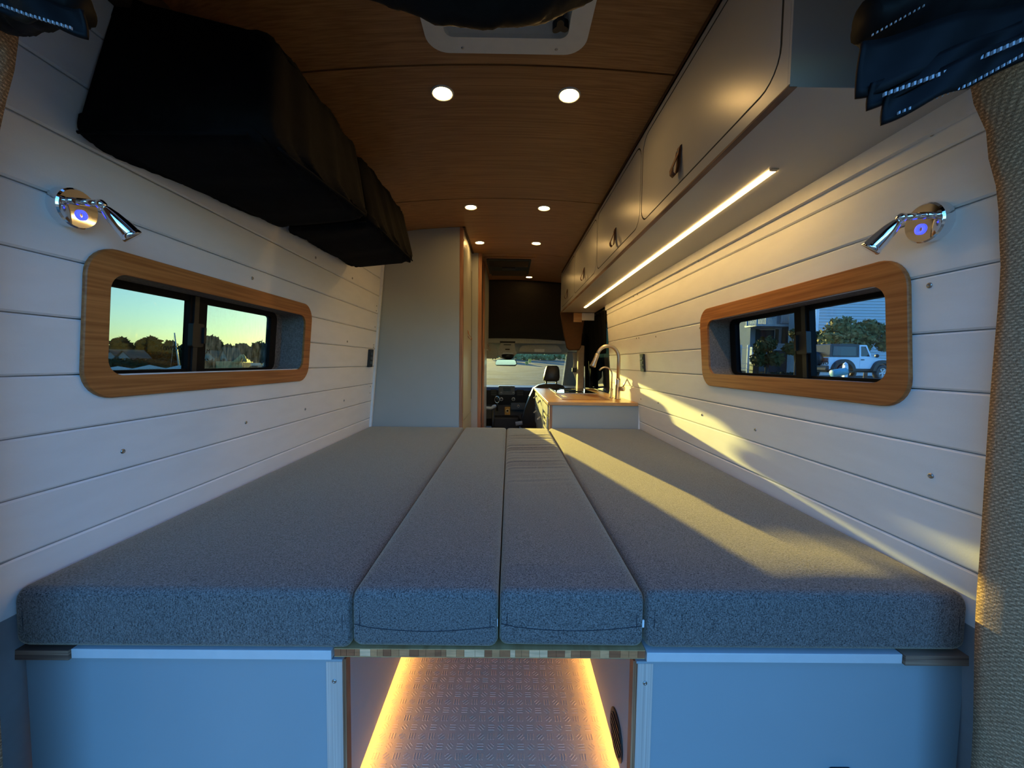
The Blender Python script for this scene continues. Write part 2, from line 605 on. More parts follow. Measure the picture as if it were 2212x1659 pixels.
# rear opening: header and the two barn doors standing open
struct(box('trim_12', -0.98, 0.98, 0.29, 0.565, C + 0.525, C + 0.95, M_body, None, 0.01), 'painted header above the open rear doors')  # out of view; set low so that it shades the cabinet end
for k, s_ in ((4, -1), (5, 1)):
    dr = box('door_%d' % k, min(s_ * 0.98, s_ * 1.06), max(s_ * 0.98, s_ * 1.06), -0.50, 0.36, -0.10, C + 0.86, M_body, None, 0.02)
    struct(dr, 'open rear barn door on the %s side' % ('bag' if s_ < 0 else 'cabinet'))
    box('inner_card', min(s_ * 0.965, s_ * 0.98), max(s_ * 0.965, s_ * 0.98), -0.44, 0.30, 0.0, C - 0.12, M_weave, dr)

# side windows
M_tl = glass('tinted_glass', (0.45, 0.45, 0.38), 0.15)
M_tls = glass('tinted_screen_glass', (0.42, 0.42, 0.34), 0.15, 0.10)
M_tr = glass('dark_tinted_glass', (0.78, 0.82, 0.84), 0.22)
M_tr2 = glass('darker_tinted_glass', (0.42, 0.46, 0.47), 0.22)
def build_window(side, name, label, panes, mull, fend):
    fn = wall_fn(side)
    y0, y1, z0, z1 = WIN[side]
    o0, o1, oz0, oz1 = WOUT[side]
    e = bpy.data.objects.new(name, None)
    col.objects.link(e)
    e.location = fn((y0 + y1) / 2, z0, 0)
    struct(e, label)
    inner = rrect(y0, y1, z0, z1, 0.036, 8)
    outer = rrect(o0, o1, oz0, oz1, 0.062, 8)
    ring('bamboo_surround', outer, inner, fn, 0.0005, 0.008, M_bamb, e, 0.002)
    rev_o = rrect(y0 - 0.011, y1 + 0.011, z0 - 0.011, z1 + 0.011, 0.030, 8)
    inn2 = rrect(y0 - 0.002, y1 + 0.002, z0 - 0.002, z1 + 0.002, 0.036, 8)
    ring('reveal_lining', rev_o, inn2, fn, -0.10, 0.0, M_rev, e)
    dw = -0.074                                              # depth of the metal window behind the wall face
    fr_o = rrect(y0 - 0.001, fend, z0 - 0.0015, z1 + 0.0015, 0.03, 8)
    fr_i = rrect(y0 + 0.012, fend - 0.036, -0.029, 0.165, 0.012, 8)
    ring('window_frame', fr_o, fr_i, fn, dw - 0.014, dw + 0.004, M_blks, e)
    blank_i = rrect(y0 + 0.01, fend - 0.02, z0 + 0.004, z1 - 0.004, 0.012, 8)
    ring('lining_end_panel', inn2, blank_i, fn, dw - 0.02, dw - 0.015, M_rev, e)
    m0, m1 = mull
    plate('window_mullion', [(m0, z0), (m1, z0), (m1, z1), (m0, z1)], fn, dw - 0.012, dw + 0.006, M_blks, e)
    plate('window_mullion', [(m0 + .010, z0), (m0 + .026, z0), (m0 + .026, z1), (m0 + .010, z1)], fn, dw + 0.006, dw + 0.011, M_blkp, e)
    lt = plate('latch', rrect(m0 - .004, m0 + .036, 0.035, 0.102, 0.004, 3), fn, dw + 0.006, dw + 0.02, M_blkp, e)
    plate('latch_lip', rrect(m0 + .030, m0 + .038, 0.045, 0.092, 0.002, 3), fn, dw + 0.02, dw + 0.026, M_blkp, lt)
    for (a, b, mt) in panes:
        plate('pane', [(a, -0.031), (b, -0.031), (b, 0.167), (a, 0.167)], fn, dw - 0.008, dw - 0.005, mt, e)
    return e
win_l = build_window(-1, 'window_1', 'sliding window in a bamboo surround towards trees and houses', [(.83, 1.125, M_tl), (1.16, 1.50, M_tls)], (1.118, 1.18), 1.532)
win_r = build_window(1, 'window_2', 'sliding window in a bamboo surround towards a parked white car', [(.83, 1.14, M_tr), (1.17, 1.512, M_tr2)], (1.132, 1.192), 1.545)

# tiny black print seen mirrored on the panes
def glass_print(side, y, Z, txt, size, parent):
    cu = bpy.data.curves.new('glass_print', 'FONT')
    cu.body = txt
    cu.size = size
    cu.extrude = 0.0003
    cu.align_x = 'CENTER'
    t = bpy.data.objects.new('glass_print', cu)
    bpy.context.view_layer.update()
    dg = None
    col.objects.link(t)
    dg = bpy.context.evaluated_depsgraph_get()
    me = bpy.data.meshes.new_from_object(t.evaluated_get(dg))
    bpy.data.objects.remove(t)
    fn = wall_fn(side)
    for v in me.vertices:                                   # printed to be read from outside, so mirrored indoors
        u, w, d = v.co
        v.co = fn(y + (u if side > 0 else -u), Z + w, -0.0785 + d)
    me.materials.clear()
    link('glass_print', me, M_blkp, parent)
glass_print(-1, 1.072, 0.022, 'OWD', 0.018, win_l)
glass_print(-1, 1.205, 0.018, 'M', 0.018, win_l)
glass_print(1, 1.10, 0.004, 'OWE', 0.016, win_r)
glass_print(1, 1.20, 0.004, 'Q', 0.016, win_r)

# corner trims where the planks meet the cupboards, and the boards under the ceiling edge
def upright_trim(name, side, y, zlo, zhi, w, label):
    fn = wall_fn(side)
    struct(plate(name, [(y, zlo), (y + w, zlo), (y + w, zhi), (y, zhi)], fn, 0.0005, 0.014, M_trimw), label)
upright_trim('trim_1', -1, 2.450, -0.42, 0.80, 0.018, 'narrow white corner trim beside the tall cupboard')
fn_r = wall_fn(1)
struct(plate('trim_2', [(0.63, 0.430), (3.15, 0.430), (3.15, 0.466), (0.63, 0.466)], fn_r, 0.0008, 0.013, M_trimw), 'white cove board under the overhead cabinet')
struct(plate('trim_3', [(0.66, 0.70), (2.46, 0.70), (2.46, 0.775), (0.66, 0.775)], wall_fn(-1), 0.0008, 0.03, M_seam), 'dark edge board where left wall meets ceiling')

# rear pillars wrapped in coarse cloth
def pillar(name, side, prof, label, ys=0.622):
    pr = sorted(prof)
    def xz(Z):
        for (za, xa), (zb, xb) in zip(pr, pr[1:]):
            if Z <= zb:
                t = max(0, (Z - za) / (zb - za))
                t = t * t * (3 - 2 * t) if 0 <= t <= 1 else t
                return xa + (xb - xa) * t
        return pr[-1][1]
    def f(u, v):
        Z = -0.95 + 1.65 * v
        x = xz(Z)
        a = u * math.pi * 0.5
        cx, cy = 0.15, 0.16
        return (side * (x + cx * (1 - math.cos(a)) + 0.0), ys - cy * math.sin(a) + 0.008 * math.sin(2 * a), Z + C)
    n, k = 18, 40
    g = [[f(i / n, j / k) for j in range(k + 1)] for i in range(n + 1)]
    verts = [p for r_ in g for p in r_]
    nf = len(verts)
    faces = [[i * (k + 1) + j, (i + 1) * (k + 1) + j, (i + 1) * (k + 1) + j + 1, i * (k + 1) + j + 1] for i in range(n) for j in range(k)]
    verts += [(side * 0.99, ys, g[0][j][2]) for j in range(k + 1)]
    for j in range(k):
        faces.append([nf + j, nf + j + 1, j + 1, j])
        faces.append([nf + j, nf + j + 1, n * (k + 1) + j + 1, n * (k + 1) + j])
    o = mesh(name, verts, faces, M_weave, None, True)
    return struct(o, label)
prof_r = [(-0.95, 0.808), (-.685, .800), (-.366, .786), (-.04, .782), (.144, .783), (.25, .772), (.358, .744), (.434, .712), (.55, .65), (.70, .56)]
prof_l = [(-0.95, 0.80), (-.5, .798), (.0, .790), (.2, .776), (.328, .743), (.418, .717), (.476, .705), (.57, .68), (.70, .62)]
pil_r = pillar('trim_4', 1, prof_r, 'tan woven cloth rear pillar beside the bed, zip along its edge')
pil_l = pillar('trim_5', -1, prof_l, 'tan woven cloth rear pillar beside the hanging bags', 0.585)
zt = []
for i in range(70):
    Z = -0.80 + i * 0.0095
    base = Vector((0.846 + 0.012 * math.sin(Z * 3), 0.534, Z + C))
    zt.append(base)
zv, zf = [], []
for b in zt:
    i = len(zv)
    for dx in (-.0035, .0035):
        for dy in (-.003, .003):
            for dz in (-.0022, .0022):
                zv.append((b.x + dx, b.y + dy, b.z + dz))
    for q in ((0, 1, 3, 2), (4, 6, 7, 5), (0, 4, 5, 1), (2, 3, 7, 6), (0, 2, 6, 4), (1, 5, 7, 3)):
        zf.append([i + k for k in q])
zo = mesh('zip_teeth', zv, zf, M_tooth, pil_r)
zo['kind'] = 'stuff'

# ------------------------------------------------------------------ cab shell
idm = lambda a, b, c: (a, b, c)
# dark headliner that falls from the bamboo ceiling to the front roof rail
def hl(u, v):
    x = -0.92 + 1.84 * u
    pts = [(4.04, .848), (4.08, .80), (4.15, .71), (4.27, .55), (4.42, .375), (4.56, .275)]
    t = v * (len(pts) - 1)
    i = min(int(t), len(pts) - 2)
    t -= i
    y = pts[i][0] * (1 - t) + pts[i + 1][0] * t
    z = pts[i][1] * (1 - t) + pts[i + 1][1] * t
    return (x, y, z + (ceil_z(x) - 0.852) * (1 - v) + C * v - 0.05 * (x / 0.9) ** 2 * v)
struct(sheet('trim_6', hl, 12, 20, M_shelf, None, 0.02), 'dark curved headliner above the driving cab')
struct(box('trim_7', -0.92, 0.92, 4.532, 4.586, 0.223 + C, 0.285 + C, M_head, None, 0.008), 'pale grey front roof rail over the windscreen')
def fh(u, v):
    x = -0.92 + 1.84 * u
    return (x, 4.577 + 0.22 * v, C + 0.275 - 0.16 * v ** 1.3)
struct(sheet('trim_8', fh, 6, 8, M_head, None, 0.02), 'pale grey headliner behind the sun visors')
# A pillar and cab side
def apil(u, v):
    y = 4.732 + 0.68 * v
    w = 0.05
    return (0.705 + 0.03 * v + (0.20 * u), y - 0.10 * u, C + 0.127 - 0.546 * v + 0.0 * u)
struct(sheet('trim_9', apil, 4, 10, M_head, None, 0.03), 'pale grey windscreen pillar on the passenger side')
def apil2(u, v):
    return (-0.80 - 0.03 * v - 0.1 * u, 4.732 + 0.68 * v - 0.1 * u, C + 0.127 - 0.546 * v)
struct(sheet('trim_10', apil2, 4, 10, M_head, None, 0.03), 'pale grey windscreen pillar on the driver side')
struct(box('wall_front', -0.98, 0.98, 5.40, 5.44, -0.06, C - 0.385, M_dash), 'dark bulkhead behind the dashboard')
# left cab side closed, right cab side with a door window
struct(box('door_2', -0.98, -0.93, 4.26, 5.40, -0.06, 1.75, M_dash), 'dark driver door panel')
fd = lambda y, Z, w: (0.93 + w, y, Z + C)
dr_i = rrect(4.36, 5.05, -0.36, 0.12, 0.05)
dd = ring('door_3', rect_for(dr_i, 4.29, 5.40, -0.95, 0.86), dr_i, fd, 0.0, 0.05, M_dash)
struct(dd, 'dark passenger door with its side window')
plate('pane', [(4.35, -.37), (5.06, -.37), (5.06, .13), (4.35, .13)], fd, 0.02, 0.024, glass('cab_glass', (0.80, 0.84, 0.82), 0.5), dd)
# windscreen
w3 = bpy.data.objects.new('window_3', None)
col.objects.link(w3)
w3.location = (0, 5.005, C - 0.4)
struct(w3, 'wide raked windscreen over the dashboard')
fw = lambda x, v, w: (x, 4.787 + 0.64 * (1 - v) + w, C + 0.137 - 0.51 * (1 - v))
plate('pane', [(-0.86, 0), (0.86, 0), (0.86, 1), (-0.86, 1)], fw, 0, 0.005, glass('windscreen_glass', (0.90, 0.93, 0.90), 0.35), w3)

# dashboard
ds = thing('dashboard', (0, 4.823, 0), 'black plastic dashboard with radio, vents and round heater dials', 'dashboard')
def dprof(name, x0, x1, mt, dy=0.0, dz=0.02):
    pr = [(5.051, .10), (4.641, .10), (4.568, .20), (4.623, .36), (4.577, .46), (4.55, .54), (4.605, .575), (4.805, .588), (5.114, .55), (5.114, .10)]
    pr = [(y + dy, z + dz) for y, z in pr]
    n = len(pr)
    v = [(x, y, z) for x in (x0, x1) for y, z in pr]
    f = [list(range(n)), list(range(n, 2 * n))] + [[i, (i + 1) % n, n + (i + 1) % n, n + i] for i in range(n)]
    return mesh(name, v, f, mt, ds)
dprof('dash_body', -0.88, 0.88, M_dash)
def dface(px0, px1, py0, py1, y, name, mt, parent, r=0.01, th=0.03):
    a, b = on_y(px0, py0, y), on_y(px1, py1, y)
    f_ = lambda u, v, w: (u, y + w, v)
    return plate(name, rrect(min(a.x, b.x), max(a.x, b.x), min(a.z, b.z), max(a.z, b.z), r, 4), f_, 0, th, mt, parent)
rad = dface(1077, 1112, 833.5, 853, 4.536, 'radio_panel', M_dash2, ds, 0.012, 0.06)
dface(1087, 1103, 837, 845, 4.534, 'radio_screen', mat('radio_screen', (0.012, 0.013, 0.015), 0.15), rad, 0.004, 0.004)
def knob(px, py, y, r, parent, ringc=True):
    p = on_y(px, py, y)
    k = lathe('dial', [(r, 0), (r, 0.02), (r * .85, 0.024), (0.001, 0.024)], (p.x, y, p.z), (0, -1, 0), M_dash2, parent, 20)
    lathe('dial_ring', [(r * 1.02, 0.0), (r * 1.14, 0.0), (r * 1.14, 0.021), (r * 1.02, 0.021)], (p.x, y, p.z), (0, -1, 0), M_alu, k, 20)
for px in (1082.5, 1109):
    knob(px, 849, 4.536, 0.010, rad)
for px in (1083, 1109):
    knob(px, 862, 4.541, 0.017, ds)
knob(1119.5, 877, 4.541, 0.012, ds)
for a, b in ((1060, 1073), (1116, 1131)):
    v_ = dface(a, b, 841, 856, 4.527, 'air_vent', M_black, ds, 0.006, 0.03)
    for k in range(3):
        dface(a + 1, b - 1, 844 + 4 * k, 845 + 4 * k, 4.523, 'vent_slat', M_dash2, v_, 0.002, 0.008)
dface(1104, 1135, 870, 885, 4.541, 'glove_tray', M_dash2, ds, 0.01, 0.05)
box('console', on_y(1062, 900, 4.459).x, on_y(1122, 900, 4.459).x, 4.423, 4.596, 0.02, 0.26, M_dash, ds, 0.02)

# gear lever, parking brake, snack box on the console
p = on_y(1074, 880, 4.395)
gl_ = thing('gear_lever', (p.x, 4.395, p.z - 0.06), 'chrome rimmed gear lever standing in front of the radio', 'gear lever')
q = on_y(1074, 862, 4.395)
tube('shaft', [(p.x, 4.395, p.z - 0.04), (q.x, 4.395, q.z)], 0.012, M_blkp, gl_, 10)
lathe('grip', [(0.008, -.04), (0.022, -.03), (0.026, 0.0), (0.022, 0.028), (0.008, 0.036)], (q.x, 4.395, q.z), (0, 0, 1), M_blkp, gl_, 16)
tube('chrome_rim', [(q.x + 0.027 * math.cos(a * math.pi / 10), 4.371, q.z - 0.004 + 0.036 * math.sin(a * math.pi / 10)) for a in range(21)], 0.003, M_chrome, gl_, 6)
p = on_y(1064, 880, 4.095)
pb = thing('driver_seat', (-.55, 4.095, 0), 'driver seat with a pale armrest end, mostly hidden by the farther cupboard', 'seat')
tube('armrest', [(-.36, 4.095, p.z), (p.x - .012, 4.077, p.z - .006), (p.x + .012, 4.095, p.z + .008), (p.x + .03, 4.113, p.z + .012)], [.016, .016, .02, .016], mat('armrest_blue', (0.35, 0.38, 0.42), 0.4), pb, 10)
tube('armrest_stalk', [(p.x + .005, 4.095, p.z - 0.005), (p.x + .005, 4.095, 0.05)], .016, M_blkp, pb, 10)
box('backrest', -.82, -.40, 4.10, 4.24, .16, C - .30, M_seat, pb, .05, 3)
box('seat_cushion', -.82, -.40, 4.20, 4.52, .14, .28, M_seat, pb, .03, 3)
box('seat_base', -.78, -.44, 4.22, 4.5, 0, .14, M_blkp, pb, .01)
box('headrest', -.71, -.51, 4.11, 4.21, C - .27, C - .05, M_seat, pb, .04, 3)

p0, p1 = on_y(1090.5, 878.5, 4.404), on_y(1102, 895.5, 4.404)
sb = thing('snack_box', ((p0.x + p1.x) / 2, 4.432, p1.z), 'small yellow carton with a white round emblem on the cab console', 'box')
box('carton', p0.x, p1.x, 4.377, 4.413, p1.z, p0.z, mat('yellow_carton', 'a87b1e', 0.6), sb, 0.002)
lathe('round_emblem', [(0.020, 0), (0.020, .0012), (0.0005, .0012)], ((p0.x + p1.x) / 2, 4.377, (p0.z + p1.z) / 2 + .002), (0, -1, 0), mat('white_emblem', 'd8cba8', 0.6), sb, 20)
lathe('emblem_ring', [(0.013, .0012), (0.013, .0022), (0.010, .0022), (0.010, .0012)], ((p0.x + p1.x) / 2, 4.377, (p0.z + p1.z) / 2 + .002), (0, -1, 0), MATS['yellow_carton'], sb, 20)

# sun visors, overhead console, mirror
def visor(pts, name, label):
    t = thing(name, on_y(pts[0][0], pts[0][1], 4.568), label, 'sun visor')
    v = [on_y(x, y, 4.577) for x, y in pts]
    n = len(v)
    plate('visor_panel', [(p.x, p.z) for p in v], lambda u, w, d: (u, 4.577 + d, w), 0, 0.022, M_head, t)
    return t
vz = visor([(1121, 760), (1123, 752), (1128, 747), (1140, 745.5), (1200, 745), (1206, 748), (1213, 757), (1212, 760.5), (1170, 761.5)], 'sun_visor', 'long pale grey sun visor with a white sticker above the passenger seat')
a, b = on_y(1154.5, 754, 4.573), on_y(1176, 760.5, 4.573)
box('sticker', a.x, b.x, 4.574, 4.577, b.z, a.z, mat('visor_sticker', (0.62, 0.60, 0.55), 0.6), vz)
visor([(940, 775), (940, 741), (1062, 741), (1072, 747), (1075, 756), (1075, 771), (1071, 774.5)], 'sun_visor', 'pale grey sun visor over the driver side, mostly behind the cupboard')  # lower edge dropped further to block sun above the mirror
oc = thing('overhead_console', on_y(1096, 760, 4.55), 'pale grey overhead console hanging above the rear view mirror', 'console')
v = [on_y(x, y, 4.532) for x, y in ((1082, 741), (1111, 741), (1113, 756), (1116, 764), (1108, 773), (1084, 774), (1075, 767), (1077, 756))]  # left side bulged out to close a sun gap beside the visor
plate('console_shell', [(p.x, p.z) for p in v], lambda u, w, d: (u, 4.532 + d, w), 0, 0.12, M_head, oc)
def decal(parent, name, px0, px1, py0, py1, y, mt):
    a, b = on_y(px0, py0, y), on_y(px1, py1, y)
    return box(name, a.x, b.x, y - 0.003, y + 0.004, b.z, a.z, mt, parent)
decal(oc, 'console_slot', 1080, 1113, 737, 741, 4.527, M_black)
decal(oc, 'console_slot', 1088, 1104, 743.8, 745.6, 4.527, M_black)
decal(oc, 'console_slot', 1091.5, 1101, 753.5, 756, 4.527, M_black)
decal(oc, 'console_lamp', 1086, 1108, 762, 765, 4.526, mat('lamp_lens', (0.5, 0.5, 0.46), 0.3))
lathe('camera_dome', [(0.075, 0), (0.07, .03), (0.04, .05), (0.001, .055)], on_y(1097, 767, 4.55), (0, -0.15, -1), M_blkp, oc, 20)
mi = thing('rear_view_mirror', on_y(1093, 783, 4.514), 'dark framed rear view mirror hanging in the windscreen', 'mirror')
vm = [on_y(x, y, 4.505) for x, y in ((1069.5, 787), (1071, 781), (1074, 776.5), (1112, 776.5), (1115.5, 780), (1117, 787), (1113, 791), (1073, 790))]  # bottom edge deepened to keep sun off the foot of the wall
plate('mirror_shell', [(p.x, p.z) for p in vm], lambda u, w, d: (u, 4.505 + d, w), 0, 0.03, M_blkp, mi)
vm = [on_y(x, y, 4.504) for x, y in ((1070, 786.5), (1071.5, 781), (1074, 777.4), (1111, 777.4), (1114, 780.5), (1115.3, 786.5), (1112, 788), (1072, 788))]
plate('mirror_glass', [(p.x, p.z) for p in vm], lambda u, w, d: (u, 4.501 + d, w), 0, 0.003, M_chrome, mi)
a = on_y(1094, 776, 4.532)
tube('mirror_stem', [(a.x, 4.532, a.z), (a.x, 4.536, a.z + 0.012)], 0.012, M_blkp, mi, 8)

# passenger seat and its belt
YS = 3.913
st = thing('passenger_seat', (0.50, 4.095, 0.0), 'black passenger seat back with headrest behind the kitchen counter', 'seat')
def seat_shape(u, v):
    return u, v
sp = [(1124, 925), (1128, 905), (1135, 880), (1143, 858), (1152, 839), (1164, 831.5), (1176, 829), (1205, 829), (1218, 833), (1226, 843), (1232, 870), (1234, 925)]
v0 = [on_y(x, y, YS) for x, y in sp]
def soft_slab(name, outline, fn, d, mt, parent, bev=0.35):
    """Upholstered slab: outline bulges through its thickness d."""
    n = len(outline)
    cu = sum(p[0] for p in outline) / n
    cv = sum(p[1] for p in outline) / n
    verts, faces = [], []
    K = 8
    for k in range(K + 1):
        a = math.pi * k / K
        s = 1 - 0.10 * bev * (1 - math.sin(a)) * 3
        w = -math.cos(a) * d / 2 + d / 2
        verts += [fn(cu + (u - cu) * s, cv + (v - cv) * s, w) for u, v in outline]
    for k in range(K):
        for i in range(n):
            faces.append([k * n + i, k * n + (i + 1) % n, (k + 1) * n + (i + 1) % n, (k + 1) * n + i])
    faces += [list(range(n)), list(range(K * n, (K + 1) * n))]
    return mesh(name, verts, faces, mt, parent, True)
fy = lambda y: (lambda u, v, w: (u, y + w, v))
soft_slab('backrest', [(p.x, p.z) for p in v0], fy(YS), 0.14, M_seat, st, 0.10)
box('seat_cushion', v0[0].x + .02, v0[-1].x, YS + .08, YS + .55, 0.16, 0.30, M_seat, st, 0.03, 3)
box('seat_base', v0[0].x + .06, v0[-1].x - .04, YS + .10, YS + .5, 0.0, 0.16, M_blkp, st, 0.01)
hp = [on_y(x, y, YS + 0.02) for x, y in ((1174, 822), (1175, 812), (1178, 799), (1181, 791.5), (1184, 789.8), (1203, 789.8), (1207, 792.5), (1209, 800), (1209.5, 815), (1208, 822), (1203, 824.5), (1180, 824.5))]
soft_slab('headrest', [(p.x, p.z) for p in hp], fy(YS), 0.10, M_seat, st)
for px in (1180, 1202):
    a, b = on_y(px, 822, YS + .05), on_y(px, 842, YS + .05)
    tube('headrest_post', [a, b], 0.008, M_blkp, st, 8)
p = on_y(1118, 917, 3.822)
tube('seat_lever', [(p.x - .02, 3.868, p.z), (p.x + .05, 3.868, p.z + .01)], .02, mat('lever_blue', (0.30, 0.36, 0.42), 0.4), st, 10)
sbelt = thing('seat_belt', on_y(1246, 838, 4.05), 'pale seat belt hanging beside the passenger seat', 'seat belt')
M_belt = mat('pale_belt', (0.42, 0.40, 0.34), 0.8)
def strap(name, pts, y, w, mt, parent):
    v = []
    for x, yy in pts:
        p = on_y(x, yy, y)
        v += [(p.x - w / 2, p.y, p.z), (p.x + w / 2, p.y, p.z), (p.x + w / 2, p.y + .003, p.z), (p.x - w / 2, p.y + .003, p.z)]
    f = []
    for i in range(len(pts) - 1):
        for k in range(4):
            f.append([4 * i + k, 4 * i + (k + 1) % 4, 4 * i + 4 + (k + 1) % 4, 4 * i + 4 + k])
    f += [[0, 1, 2, 3], [4 * len(pts) - 4 + k for k in range(4)]]
    return mesh(name, v, f, mt, parent)
strap('webbing', [(1241, 762), (1243, 775), (1244, 788), (1241, 797)], 4.05, 0.045, M_belt, sbelt)
strap('webbing', [(1241, 800), (1247, 815), (1250, 828), (1246, 842)], 4.05, 0.045, M_belt, sbelt)
a = on_y(1242, 799, 4.04)
box('buckle_guide', a.x - .03, a.x + .03, 4.031, 4.054, a.z - .025, a.z + .02, M_blkp, sbelt, 0.006)
# B pillar behind the belt
a, b = on_y(1249, 757, 3.913), on_y(1262, 757, 3.913)
struct(box('trim_11', a.x, b.x, 3.895, 4.004, 0.2, a.z + .05, mat('pillar_tan', (0.36, 0.27, 0.18), 0.8), None, 0.01), 'tan lower pillar trim beside the passenger seat belt')

# ------------------------------------------------------------------ benches and bed
def bench(side, name, label):
    if side < 0:
        xi, xo = -0.303, -0.9
        tx = (-0.338, -0.308)
        lid = (-0.804, -0.325)
        ply = (-0.912, -0.807)
    else:
        xi, xo = 0.241, 0.872
        tx = (0.248, 0.277)
        lid = (0.262, 0.742)
        ply = (0.746, 0.866)
    t = thing(name, ((xi + xo) / 2, 1.5, 0), label, 'bench')
    zt = C - 0.563
    x0, x1 = sorted((xi - side * 0.0, xo))
    box('front_panel', min(xi + side * .018, xo), max(xi + side * .018, xo), 0.700, 0.718, 0.001, zt, M_lam, t)
    box('front_lip', min(xi + side * .004, xo), max(xi + side * .004, xo), 0.695, 0.725, zt + .0005, zt + 0.005, M_lam, t)
    box('side_panel', min(xi, xi + side * .017), max(xi, xi + side * .017), 0.722, 2.46, 0.040, zt, M_lam, t)
    box('panel_edge', min(xi, xi + side * .017), max(xi, xi + side * .017), 0.702, 0.7215, 0.001, zt, M_plyv, t)
    box('top_deck', x0, x1, 0.726, 2.46, zt - .018, zt, M_lam, t)
    box('lid', lid[0], lid[1], 0.690, 2.45, C - 0.5555, C - 0.5375, mat('lid_laminate', (0.60, 0.62, 0.62), 0.35, vary=0.02), t, 0.001)
    box('plywood_strip', ply[0], ply[1], 0.688, 2.45, C - 0.5575, C - 0.5385, M_ply, t)
    al = box('corner_guard', tx[0], tx[1], 0.6965, 0.6995, 0.001, zt - 0.001, M_alu, t)
    sx = (tx[0] + tx[1]) / 2
    lathe('screw', [(.0042, 0), (.0042, .0008), (.003, .0016), (.0012, .0018), (.001, .0009), (.0002, .0008)], (sx - side * .0, 0.6965, C - .602), (0, -1, 0), M_screw, al, 12)
    return t
bl = bench(-1, 'bench_box', 'pale grey bench box with aluminium corner under the widest cushion')
br = bench(1, 'bench_box', 'pale grey bench box with a round black vent in its aisle side')
vt = lathe('round_vent', [(.046, 0), (.046, .002), (.042, .0035), (.038, .0015), (.001, .001)], (0.241, 0.793, 0.089), (-1, 0, 0), M_blkp, br, 32)
for k in range(5):
    zz = 0.089 + (k - 2) * 0.013
    hw = math.sqrt(max(0.0, .036 ** 2 - (zz - .089) ** 2))
    box('vent_slat', 0.2375, 0.2395, 0.793 - hw, 0.793 + hw, zz - .002, zz + .002, M_blkp, vt)
c_ = on_y(1813, 1656, 0.70)
plate('catch', rrect(c_.x - .022, c_.x + .022, c_.z - .05, c_.z, .006, 4), lambda u, v, w: (u, 0.699 - w, v), 0, 0.012, M_blkp, br)

bd = thing('bed_board', (-0.03, 1.5, C - 0.549), 'bamboo ply board bridging the aisle beneath the two narrow cushions', 'board')
box('board_core', -0.3185, 0.258, 0.6905, 2.45, C - 0.5475, C - 0.5315, mat('bamboo_board_face', 'b48a58', 0.5, color2='caa36e', scale=(60, 4, 60)), bd)
x = -0.3185
i = 0
random.seed(3)
while x < 0.2575:
    w = random.uniform(0.009, 0.021)
    x1 = min(x + w, 0.258)
    tone = random.choice(['b06c42', 'c98757', 'dc9c6a', 'ecb688', '9c5a36', 'bd7a4c'])
    box('edge_strip', x + .0003, x1 - .0003, 0.6885, 0.6905, C - 0.5465, C - 0.5325, mat('edge_strip_' + tone, tone, 0.6, vary=0.15, scale=(30, 30, 200)), bd)
    x = x1
for zz in (C - .5475, C - .5325):
    box('edge_veneer', -0.3185, 0.258, 0.688, 0.6905, zz, zz + .0012, MATS['bamboo_board_face'], bd)

